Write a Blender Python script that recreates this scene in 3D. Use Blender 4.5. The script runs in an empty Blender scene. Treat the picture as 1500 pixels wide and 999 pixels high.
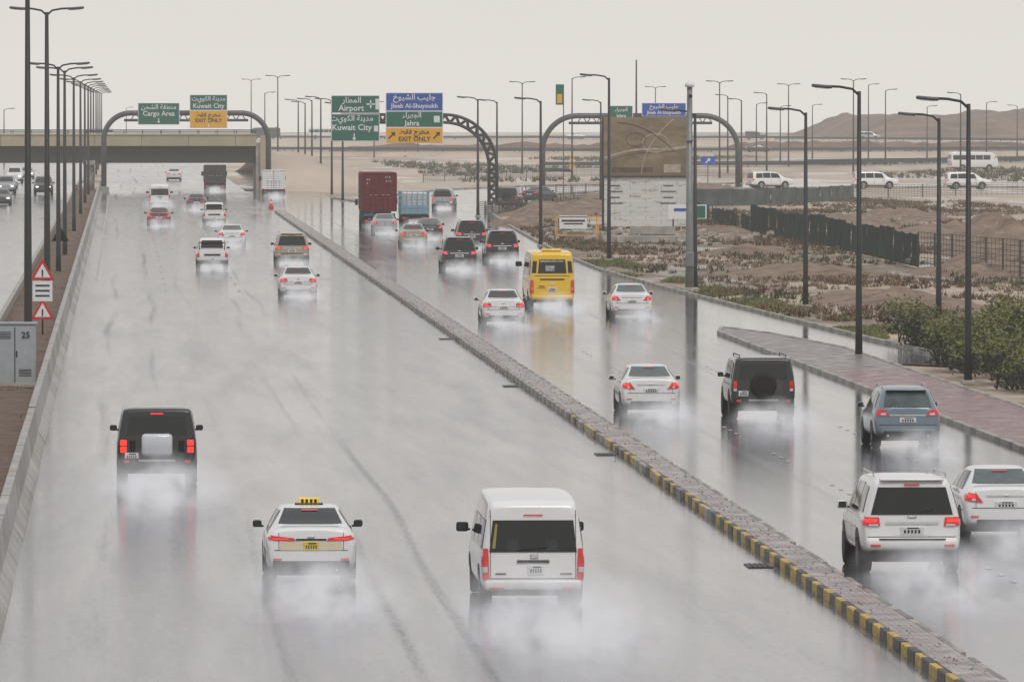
import bpy, bmesh, math, random
from mathutils import Vector, Matrix, noise, Euler
from mathutils.bvhtree import BVHTree
random.seed(7)
scene=bpy.context.scene
R=math.radians
# ------------------------------------------------------------ camera (long lens from a footbridge)
F=11500.0; K=F/4500.0; Q=F/8400.0; H=9.1; TH=math.atan(344.5/F); PS=math.atan(570*math.cos(TH)/F)
cam=bpy.data.cameras.new("camera"); camo=bpy.data.objects.new("camera",cam)
scene.collection.objects.link(camo); scene.camera=camo
cam.sensor_width=36; cam.lens=F/1500*36; cam.clip_start=0.5; cam.clip_end=30000
camo.location=(0,0,H); camo.rotation_euler=(math.pi/2-TH,0,-PS)
fw=Vector((math.sin(PS)*math.cos(TH),math.cos(PS)*math.cos(TH),-math.sin(TH)))
rt=Vector((math.cos(PS),-math.sin(PS),0)); up=rt.cross(fw)
def ray(u,v): return fw+rt*((u-750)/F)+up*((499.5-v)/F)
def G(u,v,z=0.0):
    d=ray(u,v); t=(z-H)/d.z; return (d.x*t,d.y*t)
def PY(u,v,Y):
    d=ray(u,v); t=Y/d.y; return (d.x*t,H+d.z*t)
# ------------------------------------------------------------ materials
def nt(name):
    m=bpy.data.materials.new(name); m.use_nodes=True; t=m.node_tree
    return m,t,t.nodes["Principled BSDF"]
def L(t,a,b): t.links.new(a,b)
def math_(t,op,a,b=None,c=None,clamp=False):
    n=t.nodes.new("ShaderNodeMath"); n.operation=op; n.use_clamp=clamp
    for i,x in enumerate((a,b,c)):
        if x is None: continue
        if not isinstance(x,(int,float)): L(t,x,n.inputs[i])
        else: n.inputs[i].default_value=x
    return n.outputs[0]
def mixc(t,f,a,b,mode='MIX'):
    n=t.nodes.new("ShaderNodeMix"); n.data_type='RGBA'; n.blend_type=mode
    for s,x in ((0,f),(6,a),(7,b)):
        if isinstance(x,(int,float)): n.inputs[s].default_value=x
        elif isinstance(x,tuple): n.inputs[s].default_value=(*x[:3],1)
        else: L(t,x,n.inputs[s])
    return n.outputs[2]
def noise_(t,scale,vec=None,detail=4,rough=.55):
    n=t.nodes.new("ShaderNodeTexNoise"); n.inputs["Scale"].default_value=scale
    n.inputs["Detail"].default_value=detail; n.inputs["Roughness"].default_value=rough
    if vec is not None: L(t,vec,n.inputs["Vector"])
    return n.outputs["Fac"]
def maprange(t,x,a,b,c=0.,d=1.):
    n=t.nodes.new("ShaderNodeMapRange"); L(t,x,n.inputs[0])
    for i,q in enumerate((a,b,c,d)): n.inputs[i+1].default_value=q
    return n.outputs[0]
def position(t,scale=(1,1,1)):
    g=t.nodes.new("ShaderNodeNewGeometry"); m=t.nodes.new("ShaderNodeMapping")
    L(t,g.outputs["Position"],m.inputs[0]); m.inputs["Scale"].default_value=scale
    return m.outputs[0]
def objco(t,scale=(1,1,1)):
    g=t.nodes.new("ShaderNodeTexCoord"); m=t.nodes.new("ShaderNodeMapping")
    L(t,g.outputs["Object"],m.inputs[0]); m.inputs["Scale"].default_value=scale
    return m.outputs[0]
def sepz(t,vec):
    s=t.nodes.new("ShaderNodeSeparateXYZ"); L(t,vec,s.inputs[0]); return s.outputs
def M(name,col,rough=.5,metal=0,coat=0,var=.15,scale=3,spec=.5,emit=0,bump=0):
    m,t,b=nt(name)
    f=noise_(t,scale,objco(t))
    dark=tuple(c*(1-var) for c in col); lite=tuple(min(1,c*(1+var)) for c in col)
    L(t,mixc(t,maprange(t,f,.3,.7),dark,lite),b.inputs["Base Color"])
    b.inputs["Roughness"].default_value=rough; b.inputs["Metallic"].default_value=metal
    b.inputs["Coat Weight"].default_value=coat; b.inputs["Coat Roughness"].default_value=.06
    b.inputs["Specular IOR Level"].default_value=spec
    if emit:
        b.inputs["Emission Color"].default_value=(*col,1); b.inputs["Emission Strength"].default_value=emit
    if bump:
        bp=t.nodes.new("ShaderNodeBump"); bp.inputs["Strength"].default_value=bump; bp.inputs["Distance"].default_value=.03
        L(t,noise_(t,scale*4,objco(t)),bp.inputs["Height"]); L(t,bp.outputs[0],b.inputs["Normal"])
    return m
def paint(name,col,metal=0,rough=.35,gr=.4):
    m,t,b=nt(name)
    oc=objco(t); z=sepz(t,oc)[2]
    n=noise_(t,5,oc,5)
    g=math_(t,'ADD',z,math_(t,'MULTIPLY',n,.35))
    f=maprange(t,g,.85,.35,0,gr)
    c=mixc(t,f,col,(.16,.15,.14))
    L(t,c,b.inputs["Base Color"])
    L(t,maprange(t,n,.3,.7,rough*.8,rough*1.3),b.inputs["Roughness"])
    b.inputs["Metallic"].default_value=metal
    b.inputs["Coat Weight"].default_value=.8; b.inputs["Coat Roughness"].default_value=.05
    return m
WHITE=paint("white_paint",(.84,.835,.82)); BLACK=paint("black_paint",(.005,.005,.007),gr=.1); DARK=paint("dark_grey_paint",(.016,.018,.021),gr=.2)
SILVER=paint("silver_paint",(.42,.43,.44),.5); BEIGE=paint("beige_paint",(.42,.36,.27),.3); MAROON=paint("maroon_paint",(.20,.010,.025))
BLUEG=paint("blue_grey_paint",(.17,.23,.28),.4); YELLOW=paint("yellow_paint",(.90,.55,.004),gr=.2); CREAM=paint("cream_paint",(.72,.62,.40))
GLASS=M("window_glass",(.009,.013,.012),.05,spec=.5,var=.3,scale=1.5)
GLASSL=M("window_glass_light",(.06,.085,.08),.08,spec=.7,var=.5,scale=2)
TRIM=M("black_trim",(.009,.009,.010),.5,spec=.3); TYRE=M("tyre_rubber",(.010,.010,.011),.75,spec=.3); RIM=M("wheel_alloy",(.35,.35,.36),.35,metal=.7)
RED=M("tail_light_red",(.55,.006,.010),.15,coat=1,var=.2,scale=12,emit=.18); REDON=M("tail_light_lit",(1.,.03,.02),.2,emit=1.3,var=.1)
CLEARL=M("clear_lamp",(.6,.6,.62),.15,coat=1); CHROME=M("chrome",(.6,.6,.6),.15,metal=1)
PLATE=M("licence_plate",(.7,.7,.7),.4,var=.05); PLATEY=M("taxi_plate",(.8,.58,.03),.4,var=.05); INK=M("ink",(.01,.01,.01),.6)
LITE=M("head_lamp_lit",(1,.95,.85),.2,emit=3,var=0)
# ------------------------------------------------------------ mesh builder
def bevbox(sx,sy,sz,bev,seg=2):
    bm=bmesh.new(); bmesh.ops.create_cube(bm,size=1)
    bmesh.ops.scale(bm,vec=(sx,sy,sz),verts=bm.verts)
    if bev>0: bmesh.ops.bevel(bm,geom=list(bm.edges),offset=min(bev,.45*min(sx,sy,sz)),segments=seg,affect='EDGES',profile=.5)
    bm.verts.index_update()
    v=[x.co.copy() for x in bm.verts]; f=[[q.index for q in p.verts] for p in bm.faces]; bm.free()
    return v,f
class MB:
    def __init__(s): s.v=[];s.f=[];s.m=[];s.s=[];s.mats=[]
    def mi(s,m):
        if m not in s.mats: s.mats.append(m)
        return s.mats.index(m)
    def add(s,v,f,m,smooth=False,T=None):
        o=len(s.v); k=s.mi(m)
        s.v+= [tuple(T@Vector(x)) if T else tuple(x) for x in v]
        for p in f: s.f.append([i+o for i in p]); s.m.append(k); s.s.append(smooth)
    def box(s,c,d,m,bev=0,rot=None,smooth=False):
        v,f=bevbox(*d,bev); T=Matrix.Translation(c)
        if rot: T=T@Euler(rot).to_matrix().to_4x4()
        s.add(v,f,m,smooth,T)
    def tube(s,pts,rad,m,n=10,smooth=True):
        pts=[Vector(p) for p in pts]
        if not hasattr(rad,'__len__'): rad=[rad]*len(pts)
        v=[];f=[]
        for i,p in enumerate(pts):
            d=(pts[min(i+1,len(pts)-1)]-pts[max(i-1,0)]).normalized()
            a=d.orthogonal().normalized() if abs(d.y)>.999 else d.cross(Vector((0,1,0))).normalized()
            b=d.cross(a)
            for k in range(n):
                t=2*math.pi*k/n; v.append(p+(a*math.cos(t)+b*math.sin(t))*rad[i])
        for i in range(len(pts)-1):
            for k in range(n):
                f.append([i*n+k,i*n+(k+1)%n,(i+1)*n+(k+1)%n,(i+1)*n+k])
        f.append(list(range(n))[::-1]); f.append([(len(pts)-1)*n+k for k in range(n)])
        s.add(v,f,m,smooth)
    def lathex(s,prof,c,m,n=20,smooth=True):
        v=[];f=[]
        for x,r in prof:
            for k in range(n):
                t=2*math.pi*k/n; v.append((c[0]+x,c[1]+r*math.cos(t),c[2]+r*math.sin(t)))
        for i in range(len(prof)-1):
            for k in range(n): f.append([i*n+k,i*n+(k+1)%n,(i+1)*n+(k+1)%n,(i+1)*n+k])
        s.add(v,f,m,smooth)
    def obj(s,name,loc=(0,0,0),rz=0,parent=None,sc=1):
        me=bpy.data.meshes.new(name); me.from_pydata(s.v,[],s.f)
        for m in s.mats: me.materials.append(m)
        me.polygons.foreach_set("material_index",s.m); me.polygons.foreach_set("use_smooth",s.s); me.update()
        o=bpy.data.objects.new(name,me); scene.collection.objects.link(o); o.location=loc; o.rotation_euler=(0,0,rz); o.scale=(sc,sc,sc)
        if parent: o.parent=parent
        return o
# ------------------------------------------------------------ vehicle bodies
_cache={}
def body(key,sts,lvl=2,sq=0.0):
    if key in _cache: return _cache[key]
    V=[];Fc=[];n=None
    for st in sts:
        y,tilt,zb,zs,zt,wm,ws,wt=st
        h=[(wm*.80,zb),(wm*.97,zb+.05),(wm,zb+(zs-zb)*.4),(wm*.995+.005*ws,zs-.09),(ws,zs),
           ((ws+wt)/2+.01,(zs+zt)/2),(wt+(ws-wt)*.08,zt-.06),(wt*(.92+.05*sq),zt-.01*(1-sq)-.004),(wt*.45,zt)]
        r=[(x,z) for x,z in h]+[(-x,z) for x,z in h[::-1]]
        n=len(r)
        for x,z in r: V.append((x,y+tilt*(z-zb),z))
    for i in range(len(sts)-1):
        for k in range(n):
            Fc.append([i*n+k,i*n+(k+1)%n,(i+1)*n+(k+1)%n,(i+1)*n+k][::-1])
    for e in (0,len(sts)-1):
        for k in range(n//2-1):
            q=[e*n+k,e*n+k+1,e*n+n-2-k,e*n+n-1-k]
            Fc.append(q if e==0 else q[::-1])
    me=bpy.data.meshes.new("t"); me.from_pydata(V,[],Fc); me.update()
    bm=bmesh.new(); bm.from_mesh(me); bmesh.ops.recalc_face_normals(bm,faces=bm.faces)
    cr=bm.edges.layers.float.get('crease_edge') or bm.edges.layers.float.new('crease_edge')
    bm.verts.ensure_lookup_table()
    for e in bm.edges:
        a,b=e.verts[0].index,e.verts[1].index
        if a//n==b//n and a//n in (0,len(sts)-1) and (abs(a-b)==1 or abs(a-b)==n-1): e[cr]=.35+.3*sq
        if a//n!=b//n and sq>0 and (a%n) in (4,6,n-5,n-7): e[cr]=.5*sq
    bm.to_mesh(me); bm.free()
    o=bpy.data.objects.new("t",me); scene.collection.objects.link(o)
    md=o.modifiers.new("s",'SUBSURF'); md.levels=lvl
    dg=bpy.context.evaluated_depsgraph_get(); ev=o.evaluated_get(dg); m2=ev.to_mesh()
    vs=[v.co.copy() for v in m2.vertices]; ps=[list(p.vertices) for p in m2.polygons]
    ev.to_mesh_clear(); bpy.data.objects.remove(o); bpy.data.meshes.remove(me)
    bv=BVHTree.FromPolygons(vs,ps); _cache[key]=(vs,ps,bv); return _cache[key]
class Car(MB):
    def setbody(s,key,sts,mat,lvl=2,sq=0.):
        vs,ps,s.bv=body(key,sts,lvl,sq); s.add(vs,ps,mat,True); s.sts=sts
    def patch(s,side,q,m,off=.009,nx=8,ny=5,mir=False,smooth=True):
        V=[];ok=[];D={'rear':(Vector((0,1,0))),'front':Vector((0,-1,0)),'side':Vector((-1,0,0)),'left':Vector((1,0,0)),'top':Vector((0,0,-1))}[side]
        for j in range(ny+1):
            for i in range(nx+1):
                a=i/nx;b=j/ny
                p=[(q[0][k]*(1-a)+q[1][k]*a)*(1-b)+(q[3][k]*(1-a)+q[2][k]*a)*b for k in (0,1)]
                o={'rear':(p[0],-3,p[1]),'front':(p[0],15,p[1]),'side':(3,p[0],p[1]),'left':(-3,p[0],p[1]),'top':(p[0],p[1],5)}[side]
                h=s.bv.ray_cast(Vector(o),D)
                if h[0] is None: V.append((0,0,0)); ok.append(False)
                else:
                    nn=h[1] if h[1].dot(D)<0 else -h[1]
                    good=abs(nn.dot(D))>.12
                    V.append(tuple(h[0]+nn*off-D*off*.5)); ok.append(good)
        Fc=[]
        w=nx+1
        for j in range(ny):
            for i in range(nx):
                f=[j*w+i,j*w+i+1,(j+1)*w+i+1,(j+1)*w+i]
                if all(ok[k] for k in f): Fc.append(f)
        s.add(V,Fc,m,smooth)
        if mir:
            if side=='side': s.patch('left',q,m,off,nx,ny)
            else: s.patch(side,[(-x,z) for x,z in q],m,off,nx,ny)
    def rect(s,side,x0,x1,z0,z1,m,mir=False,**k): s.patch(side,[(x0,z0),(x1,z0),(x1,z1),(x0,z1)],m,mir=mir,**k)
    def wheel(s,y,r,x,w=.23):
        for sg in (1,-1):
            s.lathex([(-w/2,r*.6),(-w/2,r*.9),(-w/2+.03,r*.99),(w/2-.03,r*.99),(w/2,r*.9),(w/2,r*.64)],(sg*(x-w/2),y,r),TYRE,24)
            s.lathex([(sg*.0,r*.66),(sg*-.035,r*.6),(sg*-.02,r*.15),(sg*-.015,.001)],(sg*(x-.01),y,r),RIM,24)
            for k in range(5):
                a=2*math.pi*k/5+.3
                s.box((sg*(x-.012),y+math.cos(a)*r*.4,r+math.sin(a)*r*.4),(.02,r*.16,r*.22),TRIM,rot=(a,0,0))
            s.lathex([(-w/2,.01),(-w/2,r*.6)],(sg*(x-w/2),y,r),TRIM,16)
    def arch(s,y,z,r,m=None):
        m=m or TRIM; n=16
        for side in (1,-1):
            V=[];Fc=[]
            D=Vector((-side,0,0)); ok=[]
            for ri in (0,.5,.8,1.):
                for k in range(n+1):
                    a=math.pi*k/n-.15*(1-2*k/n)
                    p=Vector((side*3,y+r*ri*math.cos(a),max(.12,z+r*ri*math.sin(a))))
                    h=s.bv.ray_cast(p,D); ok.append(h[0] is not None)
                    V.append(tuple((h[0] if h[0] else Vector((0,0,0)))-D*.008))
            for i in range(3):
                for k in range(n):
                    f=[i*(n+1)+k,i*(n+1)+k+1,(i+1)*(n+1)+k+1,(i+1)*(n+1)+k]
                    if all(ok[q] for q in f): Fc.append(f)
            s.add(V,Fc,m)
    def mirrors(s,x,y,z,m,k=1.):
        for sg in (1,-1):
            s.box((sg*(x+.08*k),y,z),(.18*k,.10,.14*k),m,.04,smooth=True)
            s.box((sg*(x+.0),y+.02,z-.05),(.10,.05,.04),TRIM,.01)
            s.box((sg*(x+.08*k),y-.052,z),(.13*k,.006,.10*k),GLASS,0)
    def plate(s,x,z,m,y=None,w=.5,h=.14):
        h0=s.bv.ray_cast(Vector((x,-3,z)),Vector((0,1,0)))
        yy=h0[0].y if h0[0] else 0
        if y is not None: yy=y
        s.box((x,yy-.012,z),(w,.03,h),m,.008)
        for i in range(5):
            s.box((x-w*.3+i*w*.15,yy-.03,z-.015),(w*.08,.006,h*.42),INK)
        s.box((x+.02,yy-.03,z+h*.33),(w*.5,.006,h*.14),INK)
    def seams(s,ys,z0,z1):
        for y in ys: s.rect('side',y-.008,y+.008,z0,z1,TRIM,True,off=.005,nx=1,ny=8)
SED=[(0,.10,.34,.86,1.05,.78,.74,.64),(.07,.06,.28,.88,1.085,.85,.80,.68),(.3,0,.25,.93,1.11,.885,.84,.70),(.62,0,.22,.95,1.115,.895,.86,.68),(.82,0,.22,.95,1.16,.895,.865,.64),
(1.5,0,.22,.95,1.43,.90,.865,.57),(1.75,0,.22,.95,1.465,.90,.865,.565),(2.3,0,.22,.94,1.48,.90,.865,.57),(2.7,0,.22,.93,1.44,.90,.86,.58),(3.5,0,.22,.92,1.02,.90,.85,.68),(3.7,0,.22,.90,.97,.895,.84,.70),(4.25,0,.24,.80,.87,.87,.80,.66),(4.55,0,.28,.70,.76,.78,.72,.58),(4.66,0,.34,.62,.68,.66,.6,.48)]
def sedan(c,p,style=0,taxi=False,key='sed',sc=1.):
    c.setbody(key,SED,p)
    c.patch('rear',[(-.63,1.14),(.63,1.14),(.50,1.41),(-.50,1.41)],GLASS if style!=1 else GLASSL,nx=12,ny=6)
    c.patch('front',[(-.62,1.06),(.62,1.06),(.48,1.38),(-.48,1.38)],GLASS,nx=12,ny=6)
    c.patch('side',[(1.05,1.02),(2.05,1.02),(2.05,1.38),(1.5,1.37)],GLASS,mir=True)
    c.patch('side',[(2.12,1.02),(3.12,1.02),(2.8,1.33),(2.12,1.38)],GLASS,mir=True)
    c.patch('side',[(.3,.60),(4.2,.60),(4.2,.615),(.3,.615)],TRIM,mir=True,nx=20,ny=1,off=.004)
    c.seams((1.25,2.08,3.2),.35,.95)
    if style==0:
        c.patch('rear',[(.30,.84),(.84,.86),(.84,.95),(.34,.90)],RED,mir=True,nx=10,off=.014); c.rect('rear',-.3,.3,.85,.885,TRIM,off=.012)
        c.rect('rear',.45,.75,.875,.89,REDON,True,off=.02,ny=1)
    elif style==1:
        c.patch('rear',[(.48,.77),(.85,.81),(.85,.98),(.62,.96)],RED,mir=True,nx=10,off=.014); c.rect('rear',-.42,.42,.90,.925,CHROME,off=.012,ny=1)
        c.rect('rear',.64,.72,.81,.86,CLEARL,True,off=.02); c.rect('rear',.66,.78,.88,.94,REDON,True,off=.021)
    else:
        c.patch('rear',[(.50,.76),(.85,.76),(.85,.93),(.53,.93)],RED,mir=True,nx=10,off=.014); c.rect('rear',.54,.78,.78,.81,CLEARL,True,off=.02,ny=1)
        c.rect('rear',.66,.80,.84,.90,REDON,True,off=.02)
        c.rect('rear',-.48,.48,.77,.80,CHROME,off=.01,ny=1)
    c.rect('rear',-.72,.72,.655,.668,TRIM,ny=1,off=.006,nx=14)
    c.rect('rear',-.64,-.63,.66,1.0,TRIM,off=.006,nx=1); c.rect('rear',.63,.64,.66,1.0,TRIM,off=.006,nx=1)
    c.rect('rear',-.62,.62,.30,.42,TRIM,nx=10,off=.012); c.rect('rear',.58,.74,.46,.50,RED,True,off=.012,ny=1)
    c.box((0,.05,.92),(.14,.04,.035),CHROME,.01)
    c.patch('rear',[(-.16,1.36),(.16,1.36),(.16,1.385),(-.16,1.385)],RED,off=.02,ny=1)
    if taxi:
        c.patch('rear',[(-.60,.66),(.60,.66),(.60,.82),(-.60,.82)],CREAM,nx=12,off=.008)
        c.rect('rear',-.75,.75,.27,.45,TRIM,nx=12,off=.012)
        c.plate(0,.74,PLATEY,w=.32,h=.17)
        c.box((0,1.98,1.535),(.42,.16,.13),M("taxi_lamp",(.8,.55,.03),.4,emit=.25),.03)
        c.box((0,1.98,1.475),(.56,.22,.03),INK,.01)
        for i,x in enumerate((-.13,-.045,.045,.13)): c.box((x,1.895,1.535),(.05,.01,.075),INK)
    else: c.plate(0,.73,PLATE,w=.46)
    c.mirrors(.93,3.02,1.03,TRIM if taxi else p)
    for y in (.88,3.62): c.arch(y,.33,.37); c.wheel(y,.325,.895)
    c.box((0,2.2,.22),(1.4,3.8,.14),TRIM,.03)
    c.tube([(.5,-.02,.27),(.5,.3,.27)],.03,CHROME,8)
SUV=[(0,.07,.48,1.12,1.76,.88,.86,.68),(.07,.06,.45,1.14,1.84,.94,.91,.71),(.3,.04,.40,1.15,1.885,.975,.94,.73),(.8,0,.38,1.15,1.9,.985,.95,.74),(2.2,0,.36,1.14,1.9,.985,.95,.74),(2.9,0,.36,1.13,1.86,.985,.95,.74),(3.25,0,.36,1.13,1.72,.985,.95,.74),(3.85,0,.36,1.12,1.24,.985,.94,.78),(4.1,0,.38,1.09,1.19,.98,.93,.78),(4.65,0,.42,1.02,1.12,.93,.88,.72),(4.9,0,.48,.9,1.0,.82,.78,.62)]
def suv(c,p,style=0,hs=1.):
    c.setbody('suv',SUV,p)
    c.patch('rear',[(-.80,1.17),(.80,1.17),(.66,1.70),(-.66,1.70)],GLASS,nx=14,ny=6)
    c.patch('front',[(-.72,1.28),(.72,1.28),(.62,1.78),(-.62,1.78)],GLASS,nx=14,ny=6)
    for q in ([(.35,1.2),(1.15,1.2),(1.15,1.72),(.45,1.70)],[(1.22,1.2),(2.1,1.2),(2.1,1.75),(1.22,1.75)],[(2.18,1.2),(3.3,1.2),(3.02,1.68),(2.18,1.75)]):
        c.patch('side',q,GLASS,mir=True)
    c.seams((1.25,2.14,3.25),.5,1.15)
    c.patch('rear',[(.62,.95),(.98,.96),(.98,1.13),(.64,1.12)],RED,mir=True,nx=10,off=.016)
    c.rect('rear',.66,.84,.955,.99,CLEARL,True,off=.024,ny=1); c.rect('rear',.68,.90,1.03,1.09,REDON,True,off=.024,ny=1)
    c.rect('rear',-.52,.52,.985,1.035,CHROME,off=.014,ny=2)
    c.rect('rear',-.38,.38,.78,.93,p,off=.004)
    c.plate(0,.86,PLATE,w=.46,h=.15)
    c.box((0,.0,.60),(1.80,.22,.26),p,.08,smooth=True); c.box((0,-.01,.46),(1.6,.18,.08),TRIM,.03)
    c.box((0,-.10,.705),(1.3,.05,.02),TRIM,.005)
    for sg in (1,-1):
        c.box((sg*.72,-.115,.58),(.2,.02,.05),RED,.008)
        c.tube([(sg*.70,.5,1.90),(sg*.70,.6,1.945),(sg*.70,2.5,1.945),(sg*.70,2.7,1.88)],.018,SILVER,8)
    c.tube([(.06,.05,1.2),(.41,.03,1.26)],.01,TRIM,6)
    c.box((0,.18,1.845),(1.24,.30,.04),p,.018,smooth=True); c.rect('rear',-.15,.15,1.735,1.76,RED,off=.02,ny=1)
    c.box((0,.045,1.13),(.18,.04,.06),CHROME,.015)
    c.rect('rear',-.86,.86,.735,.748,TRIM,ny=1,off=.006,nx=14)
    c.mirrors(.98,3.15,1.22,p,1.15)
    for y in (.98,3.85): c.arch(y,.42,.46); c.wheel(y,.395,.985,.27)
    c.box((0,2.3,.34),(1.5,4.0,.2),TRIM,.03)
BOX=[(0,.03,.50,1.12,1.80,.93,.93,.80),(.04,.03,.46,1.13,1.86,.965,.955,.825),(.25,0,.42,1.13,1.89,.98,.965,.83),(1.5,0,.40,1.12,1.90,.98,.965,.83),(2.6,0,.40,1.12,1.88,.98,.965,.83),(2.9,0,.40,1.12,1.82,.98,.965,.83),(3.35,0,.40,1.11,1.22,.98,.95,.86),(3.6,0,.40,1.10,1.16,.98,.94,.85),(4.35,0,.44,1.04,1.11,.95,.90,.80),(4.5,0,.5,1.0,1.05,.90,.86,.76)]
def boxsuv(c,p,style=0):
    c.setbody('box',BOX,p,2,.7)
    c.patch('rear',[(-.74,1.22),(.74,1.22),(.68,1.68),(-.68,1.68)],GLASS,nx=14,ny=6)
    c.patch('front',[(-.76,1.25),(.76,1.25),(.70,1.74),(-.70,1.74)],GLASS,nx=14,ny=6)
    for q in ([(.25,1.22),(.95,1.22),(.95,1.70),(.25,1.70)],[(1.05,1.22),(1.9,1.22),(1.9,1.72),(1.05,1.72)],[(1.98,1.22),(3.0,1.22),(2.85,1.68),(1.98,1.72)]):
        c.patch('side',q,GLASS,mir=True)
    c.seams((1.0,1.94,3.0),.5,1.15)
    if style==0:
        sp=M("spare_wheel_cover",(.62,.64,.67),.3,var=.05,coat=.5)
        c.box((0,-.10,.98),(.76,.22,.56),sp,.09,smooth=True)
        for sg in (1,-1):
            for z in (.86,1.03): c.box((sg*.82,.0,z),(.16,.06,.14),REDON,.02)
            c.box((sg*.60,-.0,.95),(.14,.05,.30),TRIM,.02)
        c.rect('rear',-.15,.15,1.73,1.755,REDON,off=.02,ny=1)
        c.plate(-.62,.70,PLATE,y=-.07,w=.34,h=.18)
    else:
        V=[];Fc=[];n=28;pr=[(-.26,.001),(-.27,.16),(-.25,.24),(-.27,.30),(-.22,.385),(-.03,.385)]
        for yy,r in pr:
            for k in range(n): V.append((r*math.cos(2*math.pi*k/n),yy,1.03+r*math.sin(2*math.pi*k/n)))
        for i in range(len(pr)-1):
            for k in range(n): Fc.append([i*n+k,i*n+(k+1)%n,(i+1)*n+(k+1)%n,(i+1)*n+k])
        c.add(V,Fc,TYRE,True)
        for sg in (1,-1):
            c.box((sg*.85,.0,1.02),(.12,.05,.30),RED,.02); c.box((sg*.85,-.02,.90),(.10,.03,.07),CLEARL,.01)
            c.tube([(sg*.70,.2,1.89),(sg*.70,.3,1.94),(sg*.70,2.5,1.94),(sg*.70,2.6,1.88)],.02,TRIM,8)
        c.plate(-.60,.80,PLATE,y=-.03,w=.30,h=.16)
    c.box((0,-.03,.56),(1.82,.22,.20),TRIM,.05); c.box((0,-.145,.60),(.9,.01,.05),SILVER,.003)
    for sg in (1,-1): c.box((sg*.75,-.145,.58),(.14,.012,.06),RED,.005)
    c.mirrors(.99,2.95,1.28,TRIM,1.0)
    for y in (.88,3.55): c.arch(y,.44,.48); c.wheel(y,.41,.985,.27)
    c.box((0,2.2,.36),(1.5,3.8,.2),TRIM,.03)
XO=[(0,.10,.42,.98,1.12,.80,.76,.62),(.07,.12,.36,1.0,1.22,.88,.84,.66),(.22,.1,.32,1.02,1.34,.91,.87,.655),(.55,0,.30,1.04,1.56,.92,.885,.64),(.85,0,.30,1.04,1.655,.925,.89,.64),(1.6,0,.30,1.03,1.69,.925,.89,.64),(2.4,0,.30,1.02,1.68,.925,.89,.64),(2.75,0,.30,1.01,1.60,.925,.885,.65),(3.6,0,.30,1.0,1.08,.92,.87,.72),(3.8,0,.31,.97,1.04,.91,.86,.72),(4.4,0,.35,.86,.93,.86,.80,.66),(4.65,0,.42,.74,.8,.72,.68,.54)]
def crossover(c,p):
    c.setbody('xo',XO,p)
    c.patch('rear',[(-.66,1.14),(.66,1.14),(.56,1.57),(-.56,1.57)],GLASSL,nx=14,ny=7)
    c.patch('front',[(-.66,1.1),(.66,1.1),(.56,1.58),(-.56,1.58)],GLASS,nx=14,ny=7)
    for q in ([(.62,1.12),(1.2,1.1),(1.2,1.52),(.85,1.50)],[(1.26,1.1),(2.1,1.1),(2.1,1.55),(1.26,1.54)],[(2.16,1.1),(3.2,1.1),(2.8,1.48),(2.16,1.55)]): c.patch('side',q,GLASS,mir=True)
    c.seams((1.23,2.13,3.2),.4,1.05)
    c.patch('rear',[(.50,.90),(.90,.92),(.90,1.09),(.60,1.07)],RED,mir=True,nx=10,off=.014)
    c.rect('rear',.60,.74,.93,.99,CLEARL,True,off=.022)
    c.rect('rear',-.5,.5,.91,.945,CHROME,off=.012,ny=1); c.plate(0,.80,PLATE,w=.46)
    c.rect('rear',-.8,.8,.66,.673,TRIM,ny=1,off=.006,nx=14); c.rect('rear',-.66,.66,.36,.5,TRIM,nx=10,off=.012)
    c.box((0,.56,1.60),(1.1,.22,.03),p,.014,smooth=True)
    for sg in (1,-1): c.tube([(sg*.62,.9,1.66),(sg*.62,1.0,1.72),(sg*.62,2.3,1.72),(sg*.62,2.5,1.65)],.016,SILVER,8); c.tube([(sg*.55,-.02,.36),(sg*.55,.3,.36)],.035,CHROME,8)
    c.mirrors(.95,3.0,1.12,p)
    for y in (.9,3.65): c.arch(y,.37,.41); c.wheel(y,.36,.92,.25)
    c.box((0,2.2,.3),(1.4,3.8,.16),TRIM,.03)
VAN=[(0,.05,.36,1.0,1.86,.90,.895,.75),(.06,.045,.32,1.0,1.95,.945,.935,.785),(.25,.03,.29,1.02,2.01,.965,.955,.80),(1.5,0,.28,1.02,2.06,.97,.955,.81),(3.6,0,.28,1.02,2.07,.97,.955,.81),(4.3,0,.28,1.02,2.02,.97,.95,.80),(4.7,0,.28,1.01,1.86,.97,.95,.80),(5.25,0,.28,1.0,1.28,.97,.94,.82),(5.5,0,.30,.95,1.10,.95,.91,.80),(5.8,0,.36,.8,.92,.88,.82,.70),(5.88,0,.44,.72,.8,.76,.72,.6)]
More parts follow.
